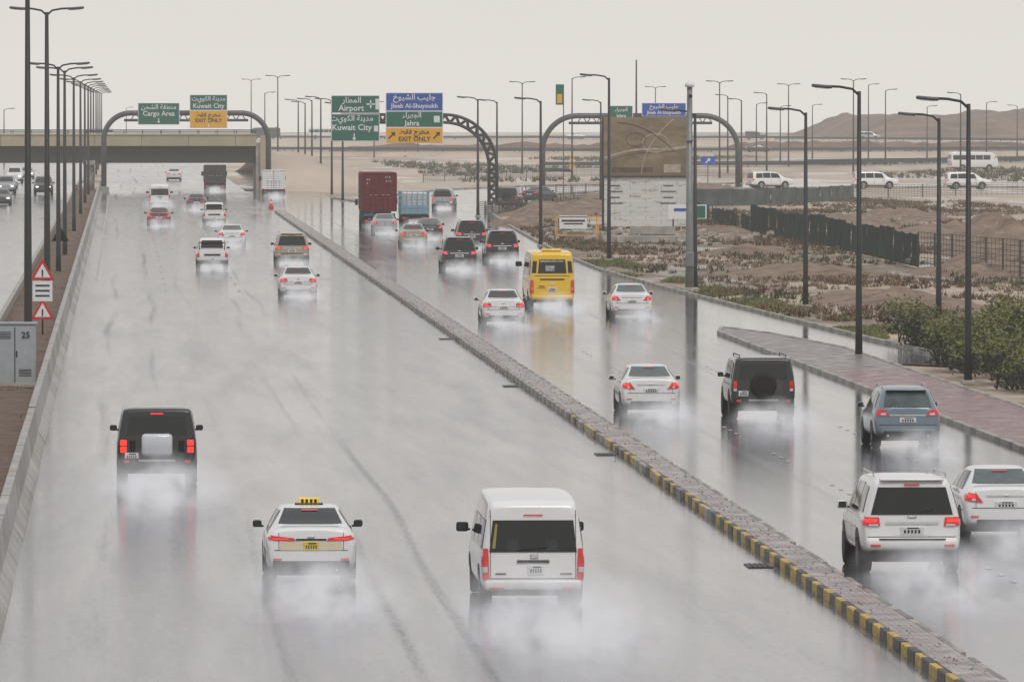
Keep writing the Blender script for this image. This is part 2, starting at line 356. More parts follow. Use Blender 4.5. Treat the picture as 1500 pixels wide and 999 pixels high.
def van(c,p,lvl=2):
    c.setbody('van',VAN,p,2,.35)
    c.patch('rear',[(-.81,1.03),(.81,1.03),(.745,1.62),(-.745,1.62)],GLASS,nx=14,ny=7)
    c.patch('front',[(-.8,1.2),(.8,1.2),(.7,1.85),(-.7,1.85)],GLASS,nx=14,ny=7)
    for q in ([(.25,1.08),(1.6,1.08),(1.6,1.62),(.25,1.62)],[(1.7,1.08),(3.0,1.08),(3.0,1.62),(1.7,1.62)],[(3.1,1.05),(4.75,1.05),(4.45,1.6),(3.1,1.62)]): c.patch('side',q,GLASS,mir=True,nx=10)
    c.seams((1.65,3.05,4.6),.4,1.75)
    c.patch('rear',[(.81,.52),(.97,.52),(.95,1.10),(.83,1.10)],RED,mir=True,nx=8,ny=8,off=.014)
    c.rect('rear',.84,.93,.66,.76,CLEARL,True,off=.022)
    c.rect('rear',-.30,.30,.83,.885,TRIM,off=.016,ny=2); c.plate(.05,.70,PLATE,w=.30,h=.17)
    c.rect('rear',-.80,.80,.535,.55,TRIM,ny=1,off=.006,nx=14)
    c.rect('rear',-.795,-.785,.54,1.90,TRIM,off=.005,nx=1,ny=14); c.rect('rear',.785,.795,.54,1.90,TRIM,off=.005,nx=1,ny=14)
    c.box((0,.0,.42),(1.80,.14,.20),p,.05,smooth=True); c.box((0,-.03,.31),(1.5,.1,.05),TRIM,.02)
    for sg in (1,-1): c.box((sg*.68,-.075,.37),(.26,.012,.035),RED,.004)
    c.box((.02,.02,.955),(.15,.03,.09),CHROME,.03); c.rect('rear',-.70,-.50,.62,.645,TRIM,off=.012,ny=1); c.rect('rear',.50,.72,.62,.64,TRIM,off=.012,ny=1)
    c.rect('rear',-.18,.18,1.70,1.725,RED,off=.015,ny=1)
    c.patch('rear',[(-.76,1.10),(-.70,1.10),(-.66,1.55),(-.70,1.55)],M("curtain",(.35,.30,.08),.6),off=.016,nx=2)
    sh_=M("seat_shape",(.035,.045,.045),.5)
    for a_,b_,c_,d_ in ((-.5,-.25,-.28,-.47),(.2,.48,.44,.24)): c.patch('rear',[(a_,1.05),(b_,1.05),(c_,1.26),(d_,1.26)],sh_,off=.014,nx=3)
    c.tube([(-.3,.02,1.06),(.25,.0,1.12)],.012,TRIM,6)
    c.mirrors(1.0,4.85,1.25,TRIM,1.3)
    for y in (1.0,4.75): c.arch(y,.38,.40); c.wheel(y,.345,.955,.23)
    c.box((0,2.9,.28),(1.5,5.0,.16),TRIM,.03)
PKL=[(0,.02,.5,.86,1.02,.84,.83,.76),(.06,.0,.46,.88,1.04,.87,.86,.78),(.5,0,.42,.9,1.05,.88,.87,.80),(3.5,0,.40,.92,1.06,.88,.87,.80),(4.2,0,.42,.92,1.04,.88,.86,.78),(4.9,0,.46,.84,.95,.84,.80,.70),(5.1,0,.5,.76,.86,.76,.72,.62)]
PKC=[(1.75,.12,.7,1.08,1.62,.80,.80,.62),(1.85,.1,.7,1.08,1.72,.83,.82,.64),(2.4,0,.7,1.08,1.78,.84,.83,.66),(3.1,0,.7,1.08,1.74,.84,.83,.65),(3.4,0,.7,1.08,1.62,.84,.83,.66),(3.95,0,.7,1.02,1.10,.82,.80,.70),(4.1,0,.7,.95,1.0,.8,.76,.6)]
def pickup(c,p):
    c.setbody('pkc',PKC,p)
    c.patch('rear',[(-.62,1.20),(.62,1.20),(.56,1.62),(-.56,1.62)],GLASS,nx=10)
    c.patch('front',[(-.62,1.15),(.62,1.15),(.54,1.64),(-.54,1.64)],GLASS,nx=10)
    for q in ([(1.95,1.16),(2.65,1.16),(2.65,1.62),(2.05,1.6)],[(2.72,1.16),(3.65,1.16),(3.35,1.58),(2.72,1.62)]): c.patch('side',q,GLASS,mir=True)
    c.setbody('pkl',PKL,p,2,.4)
    c.patch('top',[(-.70,.14),(.70,.14),(.70,1.72),(-.70,1.72)],TRIM,nx=8,ny=10,off=.006)
    for sg in (1,-1): c.box((sg*.79,.95,1.09),(.07,1.75,.10),p,.02)
    c.box((0,.05,1.07),(1.55,.06,.10),p,.02); c.tube([(-.7,1.6,1.05),(-.7,1.55,1.5),(.7,1.55,1.5),(.7,1.6,1.05)],.035,TRIM,8)
    c.patch('rear',[(.70,.72),(.87,.72),(.87,.98),(.72,.98)],RED,mir=True,off=.02)
    c.rect('rear',-.45,.45,.80,.90,INK,off=.015); c.rect('rear',-.68,.68,.70,.71,TRIM,off=.01,ny=1)
    c.box((0,-.06,.56),(1.6,.14,.14),SILVER,.03); c.plate(0,.58,PLATE,y=-.14,w=.4)
    for y in (1.0,4.1): c.arch(y,.42,.44); c.wheel(y,.37,.88)
    c.mirrors(.86,3.5,1.2,p); c.box((0,2.4,.4),(1.4,4.2,.2),TRIM,.03)
BUS=[(0,.05,.50,1.35,2.42,.95,.94,.84),(.08,.05,.42,1.36,2.52,1.0,.985,.88),(.35,.03,.38,1.38,2.58,1.03,1.01,.90),(3,0,.36,1.38,2.61,1.035,1.01,.90),(5.8,0,.36,1.38,2.58,1.035,1.01,.90),(6.4,0,.36,1.35,2.45,1.03,1.0,.88),(6.8,0,.38,1.3,1.9,1.0,.97,.86),(6.95,0,.46,1.1,1.4,.92,.9,.78)]
def bus(c,p):
    c.setbody('bus',BUS,p,2,.4)
    c.patch('rear',[(-.64,1.60),(.64,1.60),(.58,2.22),(-.58,2.22)],GLASS,nx=12,ny=6)
    c.patch('rear',[(.72,1.62),(.92,1.62),(.86,2.15),(.68,2.15)],GLASS,mir=True,nx=5)
    c.rect('rear',-.3,.1,1.70,1.95,M("bus_interior",(.4,.4,.38),.6,var=.5,scale=9),off=.014)
    c.rect('rear',-.55,.5,2.10,2.18,M("bus_interior_b",(.3,.32,.3),.6,var=.5,scale=9),off=.014)
    for i in range(5): c.patch('side',[(.35+i*1.1,1.5),(1.37+i*1.1,1.5),(1.37+i*1.1,2.15),(.35+i*1.1,2.15)],GLASS,mir=True)
    c.patch('front',[(-.85,1.3),(.85,1.3),(.78,2.2),(-.78,2.2)],GLASS,nx=12)
    c.patch('rear',[(.82,.72),(.99,.72),(.97,1.30),(.84,1.30)],RED,mir=True,nx=6,off=.014); c.rect('rear',.84,.95,.85,.97,M("amber_lamp",(.8,.25,.01),.2),True,off=.022)
    c.rect('rear',-.55,.55,1.30,1.36,INK,off=.01,ny=1,nx=12); c.rect('rear',-.6,-.35,1.0,1.05,MAROON,off=.01); c.rect('rear',-.1,.1,1.1,1.2,CHROME,off=.01)
    c.rect('rear',-.85,.85,.62,.635,TRIM,ny=1,nx=12,off=.006); c.rect('rear',-.78,.78,1.48,1.5,TRIM,ny=1,nx=12,off=.006)
    c.plate(0,.86,PLATE,w=.4,h=.18); c.box((0,-.01,.52),(1.84,.16,.22),p,.06,smooth=True); c.box((0,-.02,.38),(1.6,.12,.07),TRIM,.02)
    for k in range(2): c.rect('rear',-.69,-.3,.92+k*.03,.93+k*.03,TRIM,ny=1,off=.012)
    c.box((0,.9,2.63),(.9,.7,.10),p,.04,smooth=True)
    c.mirrors(1.05,6.5,1.9,TRIM,1.6)
    for y in (1.7,5.6): c.arch(y,.42,.46); c.wheel(y,.38,1.02,.26)
    c.box((0,3.4,.38),(1.7,6.0,.2),TRIM,.03)
def truck(c,boxm,chm,L0=6.0,w=2.45,z0=1.2,h=2.7,cage=False,cabm=None):
    if not cage:
        c.box((0,L0/2,z0+h/2),(w,L0,h),boxm,.03)
        for i in range(int(L0/.3)):
            for sg in (1,-1): c.box((sg*(w/2+.015),.2+i*.3,z0+h/2),(.035,.14,h-.25),boxm)
        for x in (-.62,-.25,.25,.62): 
            c.tube([(x*w/2.45,-.045,z0+.08),(x*w/2.45,-.045,z0+h-.08)],.022,boxm,6); c.box((x*w/2.45,-.06,z0+h*.42),(.22,.04,.04),SILVER)
        for k in range(8): c.box((0,-.01,z0+.2+k*(h-.35)/7),(w-.25,.03,.09),boxm,.01)
        for z in (z0+.05,z0+h-.05): c.box((0,-.025,z),(w+.02,.05,.10),boxm,.01)
        for sg in (1,-1): c.box((sg*(w/2-.05),-.025,z0+h/2),(.1,.05,h-.02),boxm,.01)
        c.box((0,-.03,z0+h/2),(.025,.03,h-.2),INK)
        if L0>7:
            for x,z in ((-.9,.82),(-.75,.82),(-.9,.72),(.45,.88),(.6,.88),(.75,.88),(.5,.78),(.65,.78),(.8,.78)): c.box((x,-.04,z0+h*z),(.09,.01,.14),SILVER)
    else:
        c.box((0,L0/2,z0+h*.2),(w,L0,h*.4),boxm,.03); c.box((0,L0/2,z0+h*.55),(w-.3,L0-.3,h*.8),WHITE,.1)
        for k in range(7):
            for sg in (1,-1): c.box((sg*w/2,.05+k*(L0-.1)/6,z0+h/2),(.06,.06,h),boxm)
        for k in range(6): c.box((-w/2+.05+k*(w-.1)/5,0,z0+h/2),(.06,.06,h),boxm)
        for k in range(5):
            z=z0+.1+k*(h-.15)/4; c.box((0,0,z),(w,.05,.06),boxm)
            for sg in (1,-1): c.box((sg*w/2,L0/2,z),(.05,L0,.06),boxm)
    c.box((0,L0/2+.6,z0-.17),(.9,L0+1.2,.28),TRIM,.02); c.box((0,.1,z0-.25),(w*.92,.2,.2),chm,.02); c.box((0,-.02,.62),(w*.9,.1,.14),chm,.02)
    for sg in (1,-1):
        c.box((sg*w*.38,-.09,.66),(.34,.05,.13),RED,.01); c.box((sg*w*.38,.35,.62),(.55,.03,.6),TRIM)
        for y in ((1.2,2.5) if L0>7 else (1.3,)):
            c.lathex([(-.28,.1),(-.28,.44),(-.24,.5),(-.02,.5),(.02,.5),(.24,.5),(.28,.44),(.28,.1)],(sg*(w/2-.32),y,.5),TYRE,20)
            c.lathex([(.29*sg,.3),(.2*sg,.2),(.22*sg,.01)],(sg*(w/2-.32),y,.5),RIM,16)
        c.lathex([(-.14,.1),(-.14,.5),(.14,.5),(.14,.1)],(sg*(w/2-.2),L0+1.2,.5),TYRE,20)
    cm=cabm or chm
    c.box((0,L0+1.2,1.5),(w*.94,1.9,1.9),cm,.15,smooth=True); c.box((0,L0+2.16,1.85),(w*.8,.04,.8),GLASS,.02)
    for sg in (1,-1): c.box((sg*w*.472,L0+1.4,1.9),(.02,1.0,.6),GLASS); c.box((sg*(w/2+.12),L0+1.9,1.9),(.2,.1,.45),TRIM,.03)
    c.box((0,.1,.45),(w*.85,.08,.08),TRIM)
SPRAYS=[]
def place(name,u,v,fn,*a,rz=0.,spray=0,z=0.,sc=1.,**k):
    c=Car(); fn(c,*a,**k); X,Y=G(u,v,z)
    o=c.obj(name,(X,Y,z),rz,sc=sc)
    if spray: SPRAYS.append((X,Y,spray))
    return o
place("off_road_wagon",230,710,boxsuv,BLACK,0,spray=1.3,sc=.98)
place("taxi",456,855,sedan,WHITE,0,True,spray=1.2,sc=.97)
place("minivan",781,890,van,WHITE,spray=1.5,sc=.98)
place("sedan_car",437,437,sedan,WHITE,2,spray=.9)
place("suv_car",428,390,suv,BEIGE,spray=.9)
place("pickup_truck",311,396,pickup,WHITE,spray=.9)
place("sedan_car",340,363,sedan,WHITE,1,spray=1)
place("pickup_truck",314,331,pickup,WHITE,spray=1)
place("sedan_car",288,309,sedan,DARK,0,spray=1.1)
place("sedan_car",233,333,sedan,MAROON,2,spray=1)
place("minivan",234,303,van,WHITE,spray=1.2)
place("cargo_truck",315,282,truck,DARK,DARK,5.5,2.3,.95,1.9,spray=1.0)
place("sedan_car",255,265,sedan,WHITE,2)
place("cargo_truck",401,291,truck,WHITE,TRIM,5.0,2.2,.9,1.9,cabm=WHITE,spray=1.0)
place("container_truck",556,337,truck,M("container_maroon",(.15,.008,.014),.6,var=.3,spec=.2),M("truck_blue",(.04,.10,.17),.4),9.,2.5,1.35,2.85,spray=1.1)
place("livestock_truck",608,333,truck,M("cage_blue",(.25,.42,.5),.5),DARK,5.,2.1,.95,1.75,cage=True,spray=.9)
place("sedan_car",564,344,sedan,SILVER,1,spray=.9)
place("sedan_car",606,362,sedan,BEIGE,2,spray=.9)
place("sedan_car",630,352,sedan,DARK,1,spray=.8)
place("suv_car",673,398,suv,DARK,spray=1)
place("suv_car",691,367,suv,DARK,spray=.8)
place("suv_car",736,386,suv,BLACK,spray=1)
place("minibus",809,453,bus,YELLOW,spray=1.1)
place("sedan_car",738,477,sedan,WHITE,2,spray=1)
place("sedan_car",926,467,sedan,WHITE,1,spray=.9)
place("sedan_car",954,608,sedan,WHITE,1,spray=1,sc=.98)
place("off_road_wagon",1118,615,boxsuv,BLACK,1,spray=1,sc=.96)
place("crossover_car",1330,658,crossover,BLUEG,spray=.9,sc=.97)
place("suv_car",1336,842,suv,WHITE,spray=1.2)
place("sedan_car",1474,790,sedan,WHITE,1,spray=1.1)
place("suv_car",648,308,suv,SILVER,rz=R(-6),spray=.8)
place("off_road_wagon",742,306,boxsuv,BLACK,1,rz=R(-10))
for nm,u,v,fn,p,rz in (("suv_car",1250,277,suv,WHITE,R(-85)),("suv_car",1385,278,suv,WHITE,R(-85)),("pickup_truck",1512,277,pickup,WHITE,R(-86)),("suv_car",1098,277,suv,WHITE,R(-70)),("sedan_car",775,296,sedan,DARK,R(-30)),("minibus",1390,250,bus,WHITE,R(-80))):
    place(nm,u,v,fn,p,rz=rz)
for nm,u,v,fn,p in (("suv_car",64,285,suv,BLACK),("sedan_car",14,276,sedan,WHITE),("suv_car",10,284,suv,SILVER),("sedan_car",3,300,sedan,DARK),("suv_car",22,268,suv,WHITE),("sedan_car",40,262,sedan,SILVER)):
    o=place(nm,u,v,fn,p,rz=math.pi)
    mb=Car()
    for sg in (1,-1): mb.box((sg*.62,4.86 if fn is suv else 4.6,.82 if fn is suv else .66),(.26,.12,.12),LITE,.03)
    mb.obj("head_lamps",parent=o)
# ------------------------------------------------------------ roads
def road_mat(name,base0,base1,tracks=(),rr=(.08,.17),agg_=.6):
    m,t,b=nt(name)
    p=position(t,(1,1,1)); x,y,z=sepz(t,p)
    st=noise_(t,1.0,position(t,(1.6,.015,1)),5,.6)
    big=noise_(t,.10,position(t,(1,.10,1)),4)
    agg=noise_(t,1.0,position(t,(9,1.1,1)),4,.75)
    c=mixc(t,maprange(t,st,.35,.7),base0,base1)
    c=mixc(t,maprange(t,agg,.50,.70,0,agg_),c,tuple(q*.35 for q in base0))
    tot=None
    wob=math_(t,'MULTIPLY',math_(t,'SUBTRACT',noise_(t,.006,p,2),.5),3.0)
    xw=math_(t,'ADD',x,wob)
    for x0,w,sg in tracks:
        d=math_(t,'ABSOLUTE',math_(t,'SUBTRACT',xw,x0))
        k=math_(t,'MULTIPLY',maprange(t,d,w,w*.25),sg)
        tot=k if tot is None else math_(t,'MAXIMUM',tot,k)
    if tot is not None:
        br=maprange(t,noise_(t,1,position(t,(.9,.012,1)),3),.44,.60)
        tot=math_(t,'MULTIPLY',tot,br,clamp=True)
        tot=math_(t,'MULTIPLY',tot,maprange(t,agg,.3,.6,.35,1.))
        c=mixc(t,tot,c,(.02,.02,.024))
    L(t,c,b.inputs["Base Color"])
    fine=noise_(t,1.0,position(t,(.9,.05,1)),4,.6)
    r=maprange(t,math_(t,'ADD',math_(t,'MULTIPLY',fine,.5),math_(t,'MULTIPLY',big,.5)),.38,.62,*rr)
    if tot is not None: r=math_(t,'ADD',r,math_(t,'MULTIPLY',tot,.12))
    L(t,r,b.inputs["Roughness"])
    b.inputs["IOR"].default_value=1.45
    sp_=math_(t,'MULTIPLY',maprange(t,agg,.48,.72,.52,.22),maprange(t,big,.35,.65,.85,1.08))
    if tot is not None: sp_=math_(t,'MULTIPLY',sp_,maprange(t,tot,0,1,1,.45))
    L(t,sp_,b.inputs["Specular IOR Level"])
    bp=t.nodes.new("ShaderNodeBump"); bp.inputs["Strength"].default_value=.16; bp.inputs["Distance"].default_value=.01
    hh=math_(t,'ADD',noise_(t,14,p,3),math_(t,'MULTIPLY',noise_(t,2.5,p,2),.6))
    L(t,hh,bp.inputs["Height"]); L(t,bp.outputs[0],b.inputs["Normal"])
    return m
ROADL=road_mat("wet_asphalt",(.10,.10,.118),(.135,.135,.152),((-.45,.22,.9),(1.15,.22,1.),(2.75,.16,.5),(4.9,.18,.8),(6.0,.15,.8)))
ROADR=road_mat("wet_asphalt_exit",(.062,.063,.074),(.09,.091,.103),((16.4,.22,.3),(18.2,.22,.3),(20.3,.22,.3)),(.06,.13))
ROADO=road_mat("wet_asphalt_opposite",(.10,.10,.12),(.16,.16,.18))
def sheet(name,pts,z,mat):
    me=bpy.data.meshes.new(name); bm=bmesh.new()
    vs=[bm.verts.new((x,y,z)) for x,y in pts]; f=bm.faces.new(vs); bm.normal_update()
    if f.normal.z<0: f.normal_flip()
    bmesh.ops.triangulate(bm,faces=bm.faces); bm.to_mesh(me); bm.free(); me.materials.append(mat)
    o=bpy.data.objects.new(name,me); scene.collection.objects.link(o); return o
def KP(l): return [(x,y*K) for x,y in l]
sheet("road",KP([(-2.3,20),(13,20),(13,900),(-2.3,900)]),0,ROADL)
sheet("opposite_road",KP([(-20,20),(-5,20),(-5,900),(-20,900)]),0,ROADO)
kerb0=[(30.2,90),(30.0,106),(29.6,112),(29.0,118),(27.6,140),(26.9,152),(26.3,168),(26.6,185),(27.6,205),(29.3,235),(31.2,262),(34,285),(40,308),(52,326),(75,338),(120,343),(300,345)]
exitp=[(13.7,20),(23.7,20),(23.7,122),(24.3,124.5),(25.6,121),(26.8,114),(26.9,108)]+kerb0[1:]+[(300,362),(120,360),(72,357),(46,346),(34,330),(26,306),(22.6,285),(20.6,300),(20,326),(13.0,326),(13.0,262),(13.7,240)]
kerbR=KP(kerb0)
sheet("exit_road",KP(exitp),.006,ROADR)
# ------------------------------------------------------------ kerbs and median
CONC=M("concrete",(.36,.335,.30),.6,var=.3,scale=1.3,bump=.3)
CONCW=M("wet_concrete",(.29,.275,.255),.35,var=.4,scale=.8,bump=.3)
KY=M("kerb_yellow",(.52,.34,.04),.5,var=.5,scale=6); KB=M("kerb_black",(.03,.03,.03),.5,var=.4,scale=6)
KG=M("kerb_grey",(.21,.195,.165),.5,var=.4,scale=5); KG2=M("kerb_grey_pale",(.38,.345,.29),.5,var=.4,scale=5)
def brickmat(name,c1,c2,mo,scale,dirt=.75):
    m,t,b=nt(name); p=position(t); br=t.nodes.new("ShaderNodeTexBrick"); L(t,p,br.inputs[0])
    br.inputs["Color1"].default_value=(*c1,1); br.inputs["Color2"].default_value=(*c2,1); br.inputs["Mortar"].default_value=(*mo,1)
    br.inputs["Scale"].default_value=scale; br.inputs["Mortar Size"].default_value=.03
    n=noise_(t,1.5,p,6,.7)
    c=mixc(t,maprange(t,n,.45,.68,0,dirt),br.outputs[0],(.12,.10,.085))
    L(t,c,b.inputs["Base Color"]); L(t,maprange(t,n,.35,.6,.2,.5),b.inputs["Roughness"]); return m
PAVE=brickmat("median_paving",(.46,.36,.33),(.34,.30,.285),(.10,.09,.08),2.2,.55)
PAVER=brickmat("red_paving",(.36,.15,.135),(.26,.13,.12),(.10,.08,.075),2.0,.6)
PAVEG=brickmat("grey_paving",(.30,.23,.21),(.23,.19,.18),(.1,.09,.085),2.0)
med=MB()
y=70.; i=0
while y<262*K:
    old=(y-158)/95+random.uniform(-.4,.4)
    ml=(KY if i%2 else KB) if old<.5 else (KG if i%2 else KG2)
    zz=random.uniform(-.012,.012); xx=random.uniform(-.016,.016)
    med.box((12.97+xx,y+.59,.08+zz),(.13,1.15,.22),ml,.02)
    if i%3!=2 or random.random()<.8: med.box((13.69-xx*.5,y+.59,.08+zz),(.12,1.15,.21),KG if i%3 else KG2,.02)
    y+=1.2; i+=1
med.box((13.335,146*K,.07),(.58,232*K,.22),PAVE,0)
med.obj("median_kerb")
rub=MB(); GRAV=M("grit",(.13,.11,.085),.8,var=.4)
for k in range(4200):
    yy=random.uniform(115,560); xx=random.choice((random.gauss(12.80,.05),random.gauss(13.85,.06),random.gauss(13.3,.22)))
    s=random.uniform(.008,.028); zz=.185 if 12.93<xx<13.72 else .008
    rub.add([(xx-s,yy-s*2,zz),(xx+s,yy-s*.6,zz),(xx+s*.5,yy+s*2,zz),(xx,yy,zz+s*1.0)],[(0,1,3),(1,2,3),(2,0,3)],GRAV)
rub.obj("gravel")
def kerb(name,pts,w=.16,h=.15):
    b=MB(); k=0
    for (x0,y0),(x1,y1) in zip(pts[:-1],pts[1:]):
        d=math.hypot(x1-x0,y1-y0); n=max(1,int(d/1.5)); a=math.atan2(y1-y0,x1-x0)
        for j in range(n):
            t=(j+.5)/n
            b.box((x0+(x1-x0)*t,y0+(y1-y0)*t,h/2-.02+random.uniform(-.006,.006)),(d/n-.02,w,h+.04),(KG,KG2,CONC,KG2)[k%4],.02,rot=(0,0,a)); k+=1
    return b.obj(name)
kerb("kerb",KP([(23.7,40),(23.7,60),(23.7,122),(24.3,124.5),(25.6,121),(26.8,114),(26.9,40)]))
kerb("kerb",kerbR)
kerb("kerb",KP([(20.6,300),(22.6,285),(26,306),(34,330),(46,346),(72,357)]))
sheet("pavement",KP([(23.78,100),(26.82,100),(26.75,114),(25.6,120.9),(24.3,124.4),(23.78,121.9)]),.11,PAVEG)
sheet("pavement",KP([(23.78,30),(26.82,30),(26.82,104),(23.78,104)]),.114,PAVER)
bar=MB(); y=60.
while y<330*K:
    Lg=7.97; pr=[(-2.10,0),(-2.16,.12),(-2.30,.32),(-2.37,.98),(-2.55,.98),(-2.62,.32),(-2.74,.12),(-2.80,0)]
    dz=random.uniform(-.015,.015)
    V=[(x,y,z+dz) for x,z in pr]+[(x,y+Lg,z+dz) for x,z in pr]; n=8
    bar.add(V,[[k,k+1,n+k+1,n+k][::-1] for k in range(n-1)]+[list(range(n)),list(range(n,2*n))[::-1]],CONCW if random.random()<.6 else CONC)
    y+=8.0
bar.obj("concrete_barrier")
bar=MB(); bar.box((-5.05,200*K,.25),(.2,340*K,.5),CONC,.03); bar.obj("low_wall")
for u,v in ((868,666),(1092,829),(738,566),(640,497)):
    X,Y=G(u,v); d=MB(); d.box((12.55,Y,.012),(.5,1.2,.02),M("drain_iron",(.03,.03,.03),.5),.004)
    for k in range(4): d.box((12.4+k*.1,Y,.026),(.03,1.0,.01),INK)
    d.obj("drain_grate")
WP=M("road_paint",(.5,.5,.5),.3,var=.3,scale=4); mk=MB()
def strip(b,x0,y0,x1,y1,w,z,m):
    a=math.atan2(x1-x0,y1-y0); cx,cy=math.cos(a)*w/2,math.sin(a)*w/2
    b.add([(x0-cx,y0+cy,z),(x0+cx,y0-cy,z),(x1+cx,y1-cy,z),(x1-cx,y1+cy,z)],[(0,1,2,3)],m)
WPF=M("worn_paint",(.3,.3,.31),.3,var=.4,scale=4)
for X in (17.0,20.3):
    y=115
    while y<240*K:
        for k in range(3): strip(mk,X,y+k*2.2,X,y+.5+k*2.2,.10,.014,WP)
        y+=17
strip(mk,-1.4,160*K,-1.4,320*K,.14,.006,WPF)
y=150*K
while y<320*K:
    for X in (2.1,5.7,9.3): strip(mk,X,y,X,y+5,.12,.006,WPF)
    y+=15
mk.obj("lane_markings")
# ------------------------------------------------------------ ground
gm,t,b=nt("desert_ground"); p=position(t); x,y,z=sepz(t,p)
n1=noise_(t,.035,position(t,(1,.3,1)),7,.62); n2=noise_(t,.7,position(t,(1,.45,1)),6,.65); n3=noise_(t,.012,position(t,(1,.16,1)),6,.6)
n4=noise_(t,.09,position(t,(1,.22,1)),5,.6)
sand=mixc(t,maprange(t,n1,.35,.65),(.41,.32,.245),(.57,.48,.39))
sand=mixc(t,maprange(t,n3,.46,.56,0,.8),sand,(.22,.16,.115))
brown=mixc(t,maprange(t,n2,.35,.65),(.12,.08,.05),(.27,.195,.135))
brown=mixc(t,maprange(t,n4,.50,.56),brown,mixc(t,maprange(t,n2,.4,.6),(.38,.30,.22),(.50,.41,.32)))
near=math_(t,'MULTIPLY',maprange(t,math_(t,'ADD',y,math_(t,'MULTIPLY',n1,150)),330*K,265*K),1.0,clamp=True)
c=mixc(t,near,sand,brown)
L(t,c,b.inputs["Base Color"]); L(t,maprange(t,n4,.42,.50,.18,.85),b.inputs["Roughness"])
bp=t.nodes.new("ShaderNodeBump"); bp.inputs["Strength"].default_value=.6; bp.inputs["Distance"].default_value=.2; L(t,n2,bp.inputs["Height"]); L(t,bp.outputs[0],b.inputs["Normal"])
CR=1050*K
def gz(x,y):
    z=-.04
    if y>CR: z-=(y-CR)*.006
    return z
xs=[-8000,-2000,-900,-400,-200,-100,-50,-20,0,20,50,100,200,300,400,600,1000,2000,8000]; ys=[-200,0,100,200,400,600,800,1000,1300,1600,1900,2200,2500,CR,2900,3300,4000,7000,11000,16000]
V=[(X,Y,gz(X,Y)) for Y in ys for X in xs]; w=len(xs)
g=MB(); g.add(V,[[j*w+i,j*w+i+1,(j+1)*w+i+1,(j+1)*w+i] for j in range(len(ys)-1) for i in range(w-1)],gm); g.obj("ground")
SOIL=M("verge_soil",(.13,.08,.05),.8,var=.45,scale=.9,bump=.6)
sh=MB(); V=[];nx,ny=8,220
for j in range(ny+1):
    for i in range(nx+1):
        X=-2.7-2.25*i/nx; Y=70+j*3.5; V.append((X,Y,.12+.10*noise.noise(Vector((X*1.5,Y*.4,0)))))
sh.add(V,[[j*(nx+1)+i+1,j*(nx+1)+i,(j+1)*(nx+1)+i,(j+1)*(nx+1)+i+1] for j in range(ny) for i in range(nx)],SOIL,True); sh.obj("verge")
def grid(name,x0,x1,y0,y1,nx,ny,fn,mat):
    b=MB(); V=[]
    for j in range(ny+1):
        for i in range(nx+1):
            X=x0+(x1-x0)*i/nx; Y=y0+(y1-y0)*j/ny; V.append((X,Y,fn(X,Y)))
    b.add(V,[[j*(nx+1)+i,j*(nx+1)+i+1,(j+1)*(nx+1)+i+1,(j+1)*(nx+1)+i] for j in range(ny) for i in range(nx)],mat,True); return b.obj(name)
def fr(x,y,s): return noise.fractal(Vector((x*s,y*s*.6,s)),1,2,5)
def sm(a): a=min(1,max(0,a)); return a*a*(3-2*a)
HILL=M("hill_earth",(.15,.09,.058),.95,var=.5,scale=.09,spec=.1)
def hf(X,Y):
    f=sm((X-203)/18)*sm(min((Y-850*K)/60,(850*K+300-Y)/60))
    return -.2+f*(6.0+1.5*fr(X,Y,.09)+1.3*sm((X-255)/6)-.8*sm((X-310)/8))
grid("hill",195,560,850*K,850*K+300,220,16,hf,HILL)
def lowb(x0,x1,y0,h):
    grid("dirt_berm",x0,x1,y0,y0+60,int((x1-x0)/2),8,lambda X,Y:-.15+sm(min((X-x0)/10,(x1-X)/10))*sm(min((Y-y0)/20,(y0+60-Y)/20))*h*(1+.9*fr(X,Y,.2)),HILL)
lowb(120,300,620*K,1.5); lowb(40,110,610*K,1.1); lowb(150,330,380*K,.9); lowb(210,420,520*K,1.3)
DIRT=M("dirt_mound",(.21,.14,.095),.9,var=.45,scale=.8,bump=.6)
def heap(u,v,rx,ry,h):
    cx,cy=G(u,v); ry*=Q*1.3
    def f(X,Y):
        a=((X-cx)/rx)**2+((Y-cy)/ry)**2; return -.12+h*sm(1-math.sqrt(a))*(1+.7*fr(X,Y,.6))
    grid("dirt_mound",cx-rx,cx+rx,cy-ry,cy+ry,30,22,f,DIRT)
for q in ((1490,372,6,14,1.6),(1440,400,5,10,.9),(800,315,5,14,1.0),(860,308,6,14,.9),(1050,345,4,10,.9),(1300,440,5,10,.6),(1470,475,4,9,.8),(1180,400,6,12,.5),(760,330,3,10,.7),(1100,370,4,8,.5),(1400,350,9,16,1.0),(930,290,9,20,.8),(1040,282,8,20,.9),(1230,330,7,16,.8),(1320,320,6,14,.7),(1450,340,4,9,1.1)): heap(*q)
RUB=M("rubble_stone",(.33,.29,.24),.85,var=.5,scale=2)
b=MB(); rs=random.Random(21)
for (u,v,sx,sy,n) in ((1480,362,3.,14,90),(950,350,3,12,80),(1440,395,3,12,40),(1250,350,7,20,60),(1060,350,3,10,50),(870,345,3,14,60),(1300,325,8,22,60)):
    cx,cy=G(u,v)
    for k in range(n):
        s=rs.uniform(.12,.5)*(1.4 if rs.random()<.1 else 1); b.box((cx+rs.gauss(0,sx*.5),cy+rs.gauss(0,sy),s*.25+rs.uniform(0,.25)),(s*rs.uniform(.6,1.5),s,s*.6),RUB if rs.random()<.7 else CONC,.02,rot=(rs.uniform(-.4,.4),rs.uniform(-.4,.4),rs.uniform(0,3)))
b.obj("rubble")
EMB=M("embankment_sand",(.48,.395,.315),.85,var=.2,scale=.1)
ASPH=M("far_asphalt",(.10,.10,.105),.35,var=.2,scale=.2)
